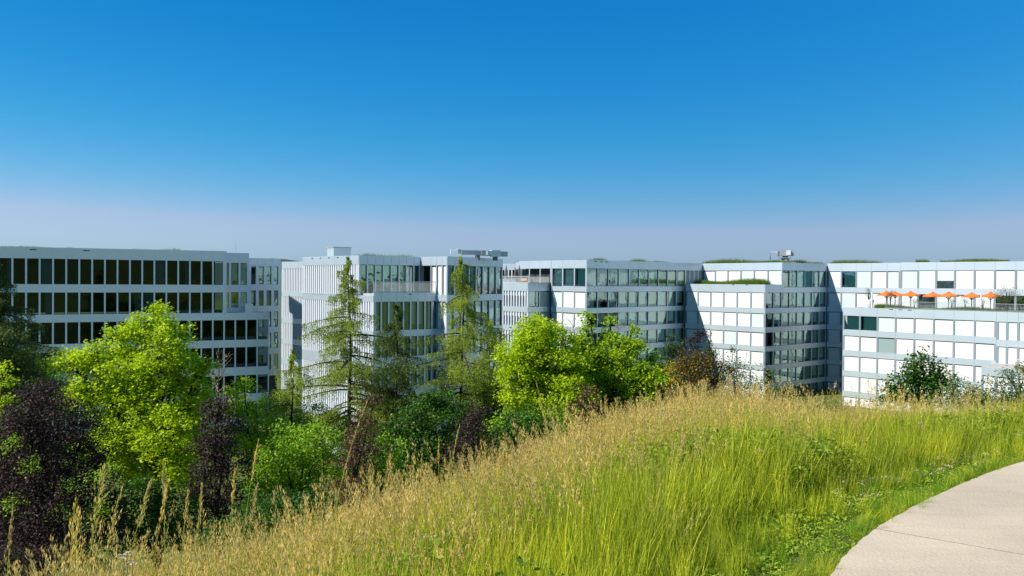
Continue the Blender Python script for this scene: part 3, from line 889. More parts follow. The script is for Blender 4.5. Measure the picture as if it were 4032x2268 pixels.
# open orange parasols
def parasol_mesh(r_, zt, drop):
    n = 8; v = [Vector((0, 0, zt))]; f = []
    for k in range(n):
        a = 2 * math.pi * (k + .5) / n; v.append(Vector((r_ * math.cos(a), r_ * math.sin(a), zt - drop)))
    for k in range(n):
        a = 2 * math.pi * (k + .5) / n; v.append(Vector((r_ * math.cos(a), r_ * math.sin(a), zt - drop - 0.13)))
    for k in range(n):
        k2 = (k + 1) % n
        f.append((0, 1 + k, 1 + k2)); f.append((1 + k, 1 + n + k, 1 + n + k2, 1 + k2))
    b = len(v)
    v.append(Vector((0, 0, zt + .1)))
    for k in range(n):
        a = 2 * math.pi * (k + .5) / n; v.append(Vector((.33 * math.cos(a), .33 * math.sin(a), zt - .02)))
    for k in range(n): f.append((b, b + 1 + k, b + 1 + (k + 1) % n))
    return make_mesh('canopy', v, f, M['orange'])
deck = zs(95.1) - 0.1
def DS(px, dep): return SL.at(SL.t(px), dep).y
cm = parasol_mesh(1.42, 2.85, 0.62)
pole_m = MB().tube([(0, 0, 0), (0, 0, 2.8)], .06, 8).mesh('pole', M['metal_dark'])
base_m = MB().box(-.4, .4, -.4, .4, 0, .1).mesh('base', M['metal_dark'])
def rib_mesh(k):
    a = 2 * math.pi * (k + .5) / 8; c, s = math.cos(a), math.sin(a)
    return MB().tube([(0.05 * c, 0.05 * s, 1.75), (.75 * c, .75 * s, 2.42)], .028, 5).mesh('rib', M['metal_dark'])
ribs = [rib_mesh(k) for k in range(8)]
plabels = ['orange parasol at the left end of the terrace row, in front of another one',
           'orange parasol half hidden behind the leftmost parasol of the terrace',
           'orange parasol directly right of the overlapping pair on the terrace',
           'orange parasol in front of the dark terrace opening, middle of the row',
           'orange parasol touching its left neighbour, over the triangular shade on the wall',
           'orange parasol immediately left of the right white post',
           'orange parasol at the right end, under the spreading terrace tree']
for i, (px, py, dep_) in enumerate([(3490.6, 1144, 2.2), (3525, 1145.5, 5.0), (3586, 1144.5, 2.2), (3673, 1148, 3.4), (3735, 1147, 2.4), (3826, 1150, 3.8), (3900.6, 1148, 2.4)]):
    D = DS(px, dep_)
    q = P(px, py, D)
    u = empty('parasol', (q.x, q.y, deck), plabels[i], 'parasol', 'orange parasols on the roof terrace', rz=random.uniform(0, .7))
    sc = (q.z - deck) / 2.95
    u.scale = (1, 1, sc) if True else (1, 1, 1)
    for nm, me in (('canopy', cm), ('pole', pole_m), ('base', base_m)): ob(nm, me, u, (0, 0, 0), 0, False)
    for k in range(8): ob('rib', ribs[k], u, (0, 0, 0), 0, False)
# white posts
for px, y0, lab in ((3434, 1147, 'slim white post by the round pot at the left end of the parasol terrace'), (3864, 1150, 'slim white post between the last two orange parasols')):
    D = DS(px, 0.9)
    q = P(px, y0, D)
    o = ob('post', MB().tube([(0, 0, 0), (0, 0, q.z - deck - .1)], .12, 8).mesh('post', M['metal_white']), None, (q.x, q.y, deck)); tag(o, lab, 'post', 'white posts on the parasol terrace')
# folded parasols on the other terrace
fold = MB(); rings = []
for z, r_ in ((.9, .1), (1.0, .27), (1.5, .23), (2.2, .14), (2.75, .05)): rings.append((z, r_))
vv = []; ff = []
for z, r_ in rings:
    for k in range(16):
        a = 2 * math.pi * k / 16; q = r_ * (1 if k % 2 else .72)
        vv.append((q * math.cos(a), q * math.sin(a), z))
for i in range(len(rings) - 1):
    for k in range(16): ff.append((i*16+k, i*16+(k+1) % 16, (i+1)*16+(k+1) % 16, (i+1)*16+k))
fold_m = make_mesh('canopy', vv, ff, M['canvas_grey'])
fpole = MB().tube([(0, 0, 0), (0, 0, 2.9)], .035, 6).mesh('pole', M['metal'])
fbase = MB().box(-.3, .3, -.3, .3, 0, .08).mesh('base', M['metal_dark'])
for px, D, lab, ht in ((1992.7, 137.5, 'folded grey parasol standing apart at the left end of the small terrace', 2.95), (2028, 136.5, 'folded grey parasol, middle one, left partner of the close pair', 2.6), (2044.5, 137.8, 'folded grey parasol, right partner of the close pair by the loggia', 2.9)):
    q = P(px, 1105, RF.at(RF.t(px), 1.4 + (px % 3)).y)
    u = empty('folded_parasol', (q.x, q.y, zr(8.8) - .1), lab, 'parasol', 'folded parasols on the small roof terrace', rz=px)
    u.scale = (1.1, 1.1, ht / 2.9 * 1.12)
    ob('canopy', fold_m, u, (0, 0, 0), 0, False); ob('pole', fpole, u, (0, 0, 0), 0, False); ob('base', fbase, u, (0, 0, 0), 0, False)
# table and orange bench on small terrace
q2_ = RF.at(RF.t(2012), 1.1); q = Vector((q2_.x, q2_.y, 0)); zt = zr(8.8) - .1
u = empty('terrace_table', (q.x, q.y, zt), 'small pale table behind the railing of the small roof terrace', 'table', rz=R(-30))
ob('top', MB().box(-.9, .9, -.45, .45, .70, .75).mesh('top', M['metal_white']), u, (0, 0, 0), 0, False)
for sx in (-.8, .8):
    for sy in (-.38, .38): ob('leg', MB().box(sx-.03, sx+.03, sy-.03, sy+.03, 0, .70).mesh('leg', M['metal']), u, (0, 0, 0), 0, False)
q2_ = RF.at(RF.t(2022), 2.4); q = Vector((q2_.x, q2_.y, 0))
u = empty('terrace_bench', (q.x, q.y, zt), 'orange wooden bench behind the railing of the small roof terrace', 'bench', rz=R(-30))
ob('seat', MB().box(-.8, .8, -.22, .22, .42, .48).mesh('seat', M['orange_wood']), u, (0, 0, 0), 0, False)
ob('backrest', MB().box(-.8, .8, .2, .25, .5, .9).mesh('backrest', M['orange_wood']), u, (0, 0, 0), 0, False)
for sx in (-.7, .7): ob('leg', MB().box(sx-.04, sx+.04, -.2, .2, 0, .42).mesh('leg', M['metal']), u, (0, 0, 0), 0, False)

# ------------------------------------------------------------------ vegetation
def rand_unit(n):
    v = rng.normal(size=(n, 3)); return v / np.linalg.norm(v, axis=1)[:, None]
def leaves(C, size, aspect=0.6, upbias=0.5):
    """rhombic leaves at centres C"""
    n = len(C)
    d = rand_unit(n); nrm = rand_unit(n); nrm[:, 2] = np.abs(nrm[:, 2]) + upbias
    nrm /= np.linalg.norm(nrm, axis=1)[:, None]
    d = d - nrm * (d * nrm).sum(1)[:, None]; d /= np.linalg.norm(d, axis=1)[:, None] + 1e-9
    s = np.cross(nrm, d)
    L = (size * rng.uniform(.6, 1.3, n))[:, None]
    W = L * aspect * .5
    bend = nrm * (L * rng.uniform(-.15, .05, n)[:, None])
    return np.stack([C - d * L * .5, C + s * W + bend * 0, C + d * L * .5 + bend, C - s * W], axis=1)

def tree(name, label, cat, lobes, D, leafm, leaf=0.16, dens=1.0, base=None, trunk_r=0.16, bark='bark', clump=0.42, per=42, group=None, twigs=0, gaps=0.0, flat=0.8, seed=0):
    """lobes: (px, py, r_px[, dD]) foliage masses of the crown at their real distance"""
    sc = D / F
    cs = []
    for lb in lobes:
        dd = lb[3] if len(lb) > 3 else rng.uniform(-.5, .5) * lb[2] * sc
        c = P(lb[0], lb[1], D + dd); cs.append((np.array(c), lb[2] * sc))
    if base is None:
        bx = np.mean([c[0][0] for c in cs]); by = D
    else:
        q = P(base, 1105, D); bx, by = q.x, q.y
    bz = gz(bx, by)
    root = empty(name, (bx, by, bz), label, cat, group)
    # trunk and limbs
    mb = MB()
    top = max(cs, key=lambda c: c[0][2])[0]
    low = min(c[0][2] - c[1] for c in cs)
    fork = max(bz + 0.8, min(low, top[2] - 1.0) + 0.2 * (top[2] - low))
    forkp = np.array([bx + rng.uniform(-.2, .2), by, fork])
    mb.tube([(bx, by, bz - .3), (bx + .05, by, (bz + fork) / 2), tuple(forkp)], [trunk_r * 1.15, trunk_r, trunk_r * .8], 8)
    CC = []; VV = []
    for c, r_ in cs:
        mid = forkp * .45 + c * .55 + np.array([0, 0, -.12 * r_]) + rng.normal(size=3) * .1
        mb.tube([tuple(forkp - np.array([0, 0, rng.uniform(0, .5)])), tuple(mid), tuple(c), tuple(c + np.array([0, 0, r_ * .55]))], [trunk_r * .55, trunk_r * .32, trunk_r * .16, .015], 6)
        ncl = max(4, int(dens * 4 * math.pi * r_ * r_ / (clump * clump * 2.2)))
        d = rand_unit(ncl); d[:, 2] = d[:, 2] * 1.0
        # uneven outline
        bump_ = 1 + .22 * np.sin(d[:, 0] * 5 + c[0]) * np.sin(d[:, 1] * 4 + c[2]) + rng.normal(size=ncl) * .12
        rad = r_ * np.clip(rng.uniform(.25, 1.0, ncl) ** .45, 0, 1) * bump_
        cc = c + d * rad[:, None] * np.array([1, 1, flat])
        if gaps > 0:
            keep = np.sin(cc[:, 0] * 1.9 + c[2]) * np.sin(cc[:, 2] * 2.3) * np.sin(cc[:, 1] * 1.7) > -1 + gaps
            cc = cc[keep & (rng.uniform(size=len(cc)) > gaps * .5)]
        for q in cc[: max(3, len(cc) // 9)]:
            mb.tube([tuple(c * .6 + mid * .4), tuple(c * .35 + q * .65 + np.array([0, 0, .08])), tuple(q)], [trunk_r * .14, trunk_r * .09, .01], 4)
        CC.append(cc)
        VV.append(rng.uniform(0, 1, len(cc)))
    cc = np.concatenate(CC); cv = np.concatenate(VV)
    k = np.repeat(np.arange(len(cc)), per)
    off = rng.normal(size=(len(k), 3)) * clump * .5
    off[:, 2] *= .6
    # leaves droop a little to the clump's rim
    off[:, 2] -= .25 * (off[:, 0] ** 2 + off[:, 1] ** 2) / clump
    pts = cc[k] + off
    V = leaves(pts, leaf)
    tone = np.clip(.55 * cv[k] + .45 * rng.uniform(0, 1, len(k)), 0, 1)
    part('trunk', mb, M[bark], root, True)
    org = np.array(root.location)
    co = ob('crown', quads_mesh('crown', V - org, LEAF[leafm], tone), root, (0, 0, 0), 0, False)
    if twigs:
        tb = MB()
        for _ in range(twigs):
            c, r_ = cs[rng.integers(len(cs))] if twigs > 30 else cs[0]
            a = c + rand_unit(1)[0] * r_ * .7; a[2] = c[2] + r_ * .5
            b = a + np.array([rng.uniform(-.5, .5), rng.uniform(-.3, .3), rng.uniform(.6, 1.5)])
            tb.tube([tuple(a), tuple((a + b) / 2 + rng.normal(size=3) * .08), tuple(b)], [.02, .015, .006], 4)
            for _ in range(4):
                s_ = a + (b - a) * rng.uniform(.3, 1); e_ = s_ + np.array([rng.uniform(-.4, .4), rng.uniform(-.2, .2), rng.uniform(.1, .5)])
                tb.tube([tuple(s_), tuple(e_)], [.01, .004], 4)
        part('bare_twigs', tb, M['twig'], root, kind='stuff')
    return root

def larch(label, px, ytop, D, spread, leafm='larch', full=1.0, low=None, group='larches in front of the office buildings', nbr=120, lean=0, bare_low=0.22, seed=None):
    top = P(px + lean, ytop, D)
    q = P(px, 1105, D); bx, by = q.x, D
    bz = gz(bx, by); H = top.z - bz
    root = empty('larch', (bx, by, bz), label, 'larch', group)
    mb = MB()
    tr0 = .010 * H + .02
    axis = lambda h: np.array([bx + (top.x - bx) * h / H + .06 * math.sin(h * .8 + px), by, bz + h])
    hs_ = np.linspace(-.3, H, 14)
    mb.tube([tuple(axis(h)) for h in hs_], [max(.012, tr0 * (1 - max(h, 0) / H) ** .8) for h in hs_], 8)
    part('trunk', mb, M['bark'], root, True)
    bb = MB(); PT = []; TN = []
    hl = H * bare_low
    nbr = int(nbr * 1.5)
    for i in range(nbr):
        f = (i + rng.uniform(0, 1)) / nbr
        h = hl + (H - hl) * f ** .9 * .995
        rel = 1 - (h - hl) / (H - hl)
        Lb = min(.12 + .52 * (H - h), spread) * rng.choice([.4, .7, 1.0, 1.4], p=[.25, .3, .33, .12]) * rng.uniform(.8, 1.15)
        az = rng.uniform(0, 2 * math.pi)
        dirv = np.array([math.cos(az), math.sin(az), 0])
        rise = rng.uniform(-.05, .25) if rel < .5 else rng.uniform(-.25, .1)
        p0 = axis(h); N = 6
        pts = []
        for k in range(N + 1):
            s = k / N
            pts.append(p0 + dirv * Lb * s + np.array([0, 0, Lb * (rise * s - .46 * s * s + .20 * s ** 3)]) + rng.normal(size=3) * .02 * s)
        bb.tube([tuple(p) for p in pts], [max(.006, .022 * Lb * (1 - k / N) ** .8 * .6 + .006) for k in range(N + 1)], 4)
        ns = int(full * 1.35 * (8 + 26 * Lb))
        ss = rng.uniform(.12, 1, ns) ** .8
        pi = np.array([[np.interp(s, np.linspace(0, 1, N + 1), [p[j] for p in pts]) for j in range(3)] for s in ss])
        side_ = np.array([-dirv[1], dirv[0], 0])
        wid = .28 * Lb * (1 - .6 * ss)
        pi = pi + side_[None, :] * (rng.normal(size=ns) * wid * .6)[:, None]
        hang = rng.uniform(.1, .75, ns) * (.5 + .5 * min(1, Lb))
        m_ = 7
        tt = np.tile(np.linspace(0, 1, m_), ns)
        base = np.repeat(pi, m_, axis=0)
        base[:, 2] -= tt * np.repeat(hang, m_)
        base += rng.normal(size=base.shape) * .035
        PT.append(base); TN.append(np.repeat(rng.uniform(0, 1) * .5 + rng.uniform(0, .35, ns), m_) + rng.uniform(0, .2, ns * m_))
    part('branches', bb, M['bark'], root, kind='stuff')
    C = np.concatenate(PT); tn = np.concatenate(TN)
    V = leaves(C, .105, .40, .1)
    # turn most tufts to hang
    ob('crown', quads_mesh('crown', V - np.array(root.location), LEAF[leafm], np.clip(tn, 0, 1)), root, (0, 0, 0), 0, False)
    return root

# larches
larch('tallest larch, its dark trunk before the white fins and its tip above the roofline', 1390, 1005, 46, 4.6, nbr=110, lean=-15)
larch('tall larch before the right front of the fin building, tip under the roof crane', 1822, 1005, 46, 3.3, nbr=100)
larch('slender larch between the two tallest larches, lower than both', 1572, 1185, 44, 2.3, 'larch_dark', nbr=90, lean=-10)
larch('shorter dark larch close to the right of the second tall larch', 1925, 1235, 50, 2.3, nbr=80)
larch('small young larch left of the tallest one, before the gap between two buildings', 1152, 1370, 40, 1.5, nbr=70)
larch('dark feathery larch cut off by the left edge of the photo', -40, 960, 38, 3.4, 'larch_dark', full=1.6, nbr=150)
larch('dark low larch behind the copper beech at the left edge', 110, 1290, 44, 2.6, 'larch_dark', full=1.5, nbr=90)

# broadleaf trees
tree('maple_tree', 'big lime green maple in front of the dark-windowed office block', 'tree',
     [(640, 1225, 45), (570, 1290, 70), (690, 1310, 75), (460, 1330, 70), (620, 1400, 110), (360, 1400, 70), (500, 1450, 120), (720, 1440, 75), (270, 1420, 55), (380, 1530, 110), (640, 1560, 130), (790, 1450, 40), (780, 1540, 70), (500, 1640, 140), (680, 1700, 130), (420, 1760, 110), (580, 1820, 140), (750, 1620, 60), (820, 1430, 28), (730, 1850, 100), (300, 1560, 70)],
     38, 'lime', 0.16, 1.45, base=620, trunk_r=.2, gaps=.08)
tree('maple_tree', 'young yellow-green maple right of the big lime maple, before the corner of the grey block', 'tree',
     [(960, 1520, 45), (930, 1590, 60), (1010, 1620, 60), (990, 1700, 90), (1050, 1770, 80), (900, 1540, 35), (1060, 1690, 50)], 40, 'lime', 0.16, .9, base=990, trunk_r=.12, gaps=.2)
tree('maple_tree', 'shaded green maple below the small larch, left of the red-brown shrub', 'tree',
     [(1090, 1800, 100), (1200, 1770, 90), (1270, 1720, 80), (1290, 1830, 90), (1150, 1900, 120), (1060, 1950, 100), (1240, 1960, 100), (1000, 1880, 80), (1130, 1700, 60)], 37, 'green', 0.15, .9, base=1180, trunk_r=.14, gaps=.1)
tree('copper_beech', 'dark purple copper beech at the bottom left corner', 'tree',
     [(170, 1530, 70), (110, 1620, 110), (240, 1640, 110), (330, 1700, 90), (60, 1720, 110), (180, 1770, 140), (330, 1830, 120), (50, 1870, 130), (200, 1930, 150), (380, 1950, 110), (80, 2040, 140), (280, 2080, 150), (140, 2180, 150), (420, 2080, 90)], 31, 'purple', 0.10, 1.15, base=190, trunk_r=.16, per=60)
tree('copper_beech', 'dark purple beech standing between the lime maple and the shaded green maple', 'tree',
     [(850, 1600, 60), (870, 1680, 80), (840, 1770, 90), (900, 1840, 90), (830, 1900, 100), (930, 1960, 90), (840, 2020, 100), (780, 1960, 70)], 35, 'purple', 0.11, 1.1, base=860, trunk_r=.13, per=55)
tree('shrub', 'green leafy saplings growing through the purple beech at bottom left', 'shrub',
     [(290, 1900, 45), (60, 1960, 40), (400, 1860, 50), (250, 2010, 40), (420, 1990, 50), (120, 1830, 30), (30, 1750, 40)], 29.5, 'green', 0.10, .8, base=270, trunk_r=.05, gaps=.2)
tree('shrub', 'dark green shrub at the foot of the big lime maple', 'shrub',
     [(560, 1970, 120), (680, 1990, 110), (450, 1990, 100), (620, 2080, 120), (480, 2090, 110), (730, 2090, 90)], 33, 'dark', 0.13, 1.0, base=590, trunk_r=.08)
tree('shrub', 'shaded dark shrub in the hollow below the shaded green maple', 'shrub',
     [(1010, 2010, 100), (1140, 2010, 110), (1260, 1990, 90), (940, 2070, 90), (1080, 2080, 110), (880, 2110, 90)], 30, 'dark', 0.12, .9, base=1060, trunk_r=.08)
tree('tree', 'bright green tree cut off at the left edge below the dark larch', 'tree',
     [(0, 1600, 60), (-40, 1700, 90), (20, 1480, 50), (-60, 1580, 80)], 36, 'lime', 0.15, .9, base=-30, trunk_r=.12)
tree('tree', 'mid green tree filling the space behind the copper beech at left', 'tree',
     [(180, 1440, 60), (120, 1500, 80), (240, 1500, 70), (60, 1420, 60), (150, 1600, 110), (20, 1560, 90)], 42, 'green', 0.14, .9, base=140, trunk_r=.14)
tree('shrub', 'red-brown shrub below the tall middle larch', 'shrub',
     [(1440, 1640, 50), (1420, 1720, 70), (1380, 1790, 70), (1450, 1800, 70), (1400, 1880, 80), (1340, 1930, 70), (1440, 1930, 60), (1480, 1560, 30)], 34, 'red', 0.10, .9, base=1410, trunk_r=.08, gaps=.15)
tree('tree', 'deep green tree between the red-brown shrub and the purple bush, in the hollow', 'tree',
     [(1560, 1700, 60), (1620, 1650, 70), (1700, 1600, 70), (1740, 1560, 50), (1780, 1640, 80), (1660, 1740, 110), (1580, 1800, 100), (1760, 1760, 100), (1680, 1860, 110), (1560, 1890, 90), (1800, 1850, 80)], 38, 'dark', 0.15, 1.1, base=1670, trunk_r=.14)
tree('shrub', 'leafy green shrub at the left foot of the deep green tree', 'shrub',
     [(1540, 1760, 60), (1510, 1830, 70), (1570, 1870, 70), (1500, 1900, 60)], 35, 'green', 0.13, .8, base=1540, trunk_r=.07)
tree('copper_beech', 'purple bush low between the deep green tree and the bright maples', 'tree',
     [(1880, 1620, 50), (1860, 1690, 70), (1900, 1760, 70), (1830, 1790, 80), (1900, 1850, 80), (1830, 1880, 70), (1780, 1920, 60)], 35, 'purple', 0.10, 1.1, base=1870, trunk_r=.1, per=55)
tree('maple_tree', 'bright green rounded maple in front of the loggia building, left of centre', 'tree',
     [(2110, 1275, 45), (2060, 1310, 50), (2170, 1300, 50), (2020, 1390, 60), (2110, 1390, 80), (2200, 1400, 60), (2030, 1480, 70), (2130, 1490, 90), (2220, 1500, 80), (2040, 1570, 70), (2140, 1600, 90), (2230, 1620, 80), (2060, 1440, 80), (2170, 1560, 100), (2260, 1420, 60), (2270, 1540, 80), (2100, 1330, 70)], 42, 'lime', 0.17, 1.5, base=2130, trunk_r=.17, gaps=.08)
tree('maple_tree', 'broad green maple with thin upright tips beside the bright rounded maple', 'tree',
     [(2310, 1240, 16), (2313, 1290, 28), (2270, 1330, 32), (2400, 1260, 22), (2405, 1320, 36), (2490, 1290, 22), (2440, 1370, 50), (2340, 1380, 55), (2500, 1360, 34), (2480, 1440, 70), (2370, 1470, 90), (2570, 1410, 34), (2560, 1480, 65), (2620, 1440, 25), (2290, 1470, 60), (2450, 1560, 90), (2570, 1570, 75), (2330, 1580, 80), (2500, 1640, 80), (2610, 1530, 45), (2420, 1420, 80), (2530, 1520, 80), (2340, 1500, 90), (2480, 1360, 45), (2430, 1640, 80), (2590, 1620, 50), (2300, 1390, 50), (2240, 1400, 60), (2260, 1470, 80), (2250, 1560, 80), (2200, 1330, 45), (2290, 1340, 45), (2640, 1540, 40), (2620, 1480, 40)], 44, 'lime2', 0.17, 1.5, base=2400, trunk_r=.19, gaps=.15)
tree('maple_tree', 'shaded green tree below the bright maples, above the grass brow', 'tree',
     [(2050, 1660, 80), (2150, 1680, 90), (2240, 1700, 70), (1990, 1720, 80), (2090, 1760, 100), (1970, 1800, 70), (2180, 1760, 70), (2050, 1850, 90)], 37, 'dark', 0.14, 1.0, base=2080, trunk_r=.13)
tree('shrub', 'fresh green shrub low in the gap right of the shaded green tree', 'shrub',
     [(2200, 1620, 45), (2230, 1680, 50), (2200, 1740, 50), (1980, 1640, 50)], 34, 'green', 0.12, .8, base=2210, trunk_r=.07)
tree('shrub', 'dark red-brown shrub under the broad maple', 'shrub',
     [(2310, 1540, 45), (2290, 1600, 50), (2340, 1620, 50), (2300, 1680, 60)], 36, 'red', 0.10, 1.0, base=2310, trunk_r=.07)
tree('shrub', 'yellow-flowered bush beside the broad maple', 'shrub',
     [(2670, 1430, 28), (2650, 1450, 22), (2700, 1440, 22), (2720, 1500, 22), (2650, 1490, 18)], 40, 'yellow', 0.12, .9, base=2680, trunk_r=.06)
tree('smoke_bush', 'brown and olive bush right of the yellow one, against the white facade', 'shrub',
     [(2740, 1400, 35), (2720, 1460, 60), (2790, 1430, 50), (2840, 1450, 50), (2770, 1510, 70), (2690, 1540, 60), (2850, 1520, 60), (2740, 1590, 80), (2840, 1590, 60), (2650, 1600, 50), (2760, 1450, 60), (2700, 1420, 40), (2880, 1480, 45)], 38, 'brown', 0.10, 1.7, base=2770, trunk_r=.08, gaps=.05)
tree('plum_tree', 'thin purple-leaved sapling poking above the brown bush', 'tree',
     [(2745, 1322, 12), (2722, 1338, 12), (2765, 1312, 10), (2735, 1370, 18)], 39, 'purple', 0.11, .9, base=2740, trunk_r=.05)
tree('pine_tree', 'small blue-green pine left of the purple sapling', 'pine',
     [(2650, 1325, 14), (2640, 1355, 24), (2665, 1380, 26), (2625, 1390, 20), (2685, 1350, 14), (2650, 1420, 34)], 43, 'pine', 0.07, 1.6, base=2650, trunk_r=.06, clump=.25, per=60, group='small pines by the brown bush')
tree('pine_tree', 'small pine right of the purple sapling', 'pine',
     [(2792, 1350, 12), (2780, 1375, 18), (2803, 1385, 18), (2790, 1410, 24)], 43, 'pine', 0.07, 1.6, base=2790, trunk_r=.05, clump=.25, per=60, group='small pines by the brown bush')
def bare_tree(label, px, ytop, D, spread_px):
    q = P(px, 1105, D); bz = gz(q.x, D); top = P(px, ytop, D); H = top.z - bz
    root = empty('bare_tree', (q.x, D, bz), label, 'tree')
    part('trunk', MB().tube([(q.x, D, bz - .2), (q.x + .1, D, bz + H * .6), (q.x + .2, D, top.z - H * .1)], [.1, .05, .015], 6), M['bark'], root)
    tb = MB()
    for k in range(26):
        h = H * rng.uniform(.62, .92); a = np.array([q.x + .12, D, bz + h])
        L = spread_px * D / F * rng.uniform(.5, 1) * (1.25 - h / H)* 1.8
        az = rng.uniform(0, 6.28); b = a + np.array([math.cos(az) * L, math.sin(az) * L, L * rng.uniform(.5, 1.2)])
        mid = (a + b) / 2 + rng.normal(size=3) * .12 * L
        tb.tube([tuple(a), tuple(mid), tuple(b)], [.022, .014, .006], 4)
        for _ in range(5):
            s_ = a + (b - a) * rng.uniform(.35, 1); e_ = s_ + rng.normal(size=3) * .25 + np.array([0, 0, .25])
            tb.tube([tuple(s_), tuple(e_)], [.009, .004], 4)
    part('bare_branches', tb, M['twig'], root, kind='stuff')
bare_tree('leafless tree with pale thin branches before the lower windows of the grey block', 850, 1270, 41, 75)
bare_tree('leafless pale twigs rising behind the left tips of the broad green maple', 2250, 1175, 47, 55)
bare_tree('leafless pale twigs rising behind the middle of the broad green maple', 2425, 1190, 47, 55)

tree('tree', 'dark green tree in the gap behind the left purple beech and the lime maple', 'tree',
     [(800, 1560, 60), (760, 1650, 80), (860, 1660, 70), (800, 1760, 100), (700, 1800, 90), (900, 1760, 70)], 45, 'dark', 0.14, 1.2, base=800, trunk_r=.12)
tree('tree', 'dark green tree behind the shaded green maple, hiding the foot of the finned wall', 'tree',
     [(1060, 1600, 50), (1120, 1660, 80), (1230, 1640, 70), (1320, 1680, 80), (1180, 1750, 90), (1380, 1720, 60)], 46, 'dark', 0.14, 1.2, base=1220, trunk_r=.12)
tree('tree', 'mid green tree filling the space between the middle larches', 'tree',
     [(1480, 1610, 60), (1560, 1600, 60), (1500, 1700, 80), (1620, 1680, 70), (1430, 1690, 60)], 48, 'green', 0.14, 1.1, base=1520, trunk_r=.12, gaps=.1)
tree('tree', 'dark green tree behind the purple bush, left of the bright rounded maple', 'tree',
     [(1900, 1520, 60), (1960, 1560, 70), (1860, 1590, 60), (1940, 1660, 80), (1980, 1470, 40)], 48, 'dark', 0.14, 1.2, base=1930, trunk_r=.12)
# airy saplings
tree('sapling', 'airy light-leaved sapling in front of the white wall, right of the brown bush', 'tree',
     [(2880, 1370, 20), (2900, 1420, 30), (2940, 1400, 18), (2920, 1470, 40), (2870, 1480, 35), (2960, 1500, 40), (2910, 1540, 45)], 36, 'olive', 0.09, .9, base=2910, trunk_r=.04, gaps=.3, clump=.3, per=26)
tree('sapling', 'loose shrub with thin shoots before the corner of the white building', 'shrub',
     [(3010, 1440, 22), (3040, 1480, 28), (3000, 1500, 35), (3060, 1530, 35), (2970, 1540, 40), (3100, 1550, 30)], 33, 'olive', 0.08, 1.0, base=3020, trunk_r=.04, gaps=.3, clump=.28, per=26)
tree('shrub', 'low olive bush below the glass corner, at the grass edge', 'shrub',
     [(3080, 1590, 40), (3160, 1590, 40), (3230, 1600, 35), (3010, 1590, 45), (2930, 1600, 45), (3300, 1610, 25)], 30, 'olive', 0.09, 1.0, base=3130, trunk_r=.05)
tree('maple_shrub', 'dark green bushy maple in front of the white blinds at right', 'tree',
     [(3630, 1430, 28), (3600, 1470, 40), (3660, 1470, 42), (3560, 1500, 38), (3700, 1480, 34), (3520, 1530, 32), (3620, 1520, 50), (3700, 1530, 45), (3560, 1560, 45), (3650, 1570, 45), (3500, 1570, 34), (3630, 1400, 18), (3590, 1430, 26), (3680, 1440, 28), (3730, 1500, 30)], 30, 'dark', 0.13, 2.0, base=3620, trunk_r=.07, gaps=.0)
tree('shrub', 'loose grey-green shrub right of the bushy maple', 'shrub',
     [(3770, 1500, 25), (3760, 1545, 38), (3820, 1520, 28), (3850, 1560, 38), (3800, 1580, 40), (3890, 1500, 22)], 28, 'olive', 0.08, 1.3, base=3800, trunk_r=.04, gaps=.3, clump=.26, per=28)
tree('shrub', 'spreading shrub with long shoots at the right edge above the meadow', 'shrub',
     [(3960, 1470, 22), (3940, 1520, 32), (3990, 1500, 30), (4020, 1540, 38), (3960, 1570, 40), (4040, 1580, 45), (3900, 1580, 30), (4030, 1450, 18)], 27, 'olive', 0.08, 1.4, base=3990, trunk_r=.04, gaps=.3, clump=.26, per=28)

tree('shrub', 'low dark green hedge of mixed shrubs between the bushy maple and the right edge', 'shrub',
     [(3740, 1570, 34), (3800, 1575, 36), (3870, 1580, 36), (3940, 1585, 36), (4010, 1585, 38), (3690, 1575, 30), (4080, 1580, 40), (3750, 1530, 30), (3830, 1545, 34), (3900, 1550, 34), (3970, 1550, 36), (4040, 1550, 36)], 25, 'dark', 0.08, 1.3, base=3850, trunk_r=.04, clump=.28, per=34)
tree('shrub', 'wiry dark shrub at the far right edge, behind the spreading one', 'shrub',
     [(4000, 1440, 26), (4035, 1470, 36), (3985, 1480, 26), (4060, 1520, 40), (4000, 1530, 34)], 31, 'dark', 0.08, 1.0, base=4030, trunk_r=.04, clump=.28, per=28, gaps=.15)
tree('shrub', 'rusty low bush at the grass edge below the white corner building', 'shrub',
     [(2960, 1570, 34), (3040, 1585, 32), (3110, 1590, 30), (2890, 1560, 36)], 27, 'brown', 0.08, 1.2, base=3000, trunk_r=.04, clump=.28, per=34)

# plants on the parasol terrace
def terrace_plant(label, px, py, rp, D, zb_, leafm='olive', name='terrace_tree', lobes=None, leaf=.13):
    D = DS(px, D); sc = D / F
    q = P(px, py, D)
    root = empty(name, (q.x, q.y, zb_), label, 'tree' if 'tree' in name else 'plant')
    mb = MB(); C = []
    lobes = lobes or [(px, py, rp)]
    for (a, b_, r_) in lobes:
        c = np.array(P(a, b_, D)); rr_ = r_ * sc
        mb.tube([(q.x, q.y, zb_), tuple((np.array([q.x, q.y, c[2]]) * .5 + c * .5) - np.array([0, 0, rr_ * .5])), tuple(c)], [.06, .04, .02], 5)
        nn = int(220 * rr_ * rr_) + 50
        C.append(c + rng.normal(size=(nn, 3)) * rr_ * np.array([.55, .5, .4]))
    C = np.concatenate(C)
    part('stem', mb, M['bark'], root)
    ob('foliage', quads_mesh('foliage', leaves(C, leaf) - np.array(root.location), LEAF[leafm], rng.uniform(0, 1, len(C))), root, (0, 0, 0), 0, False)
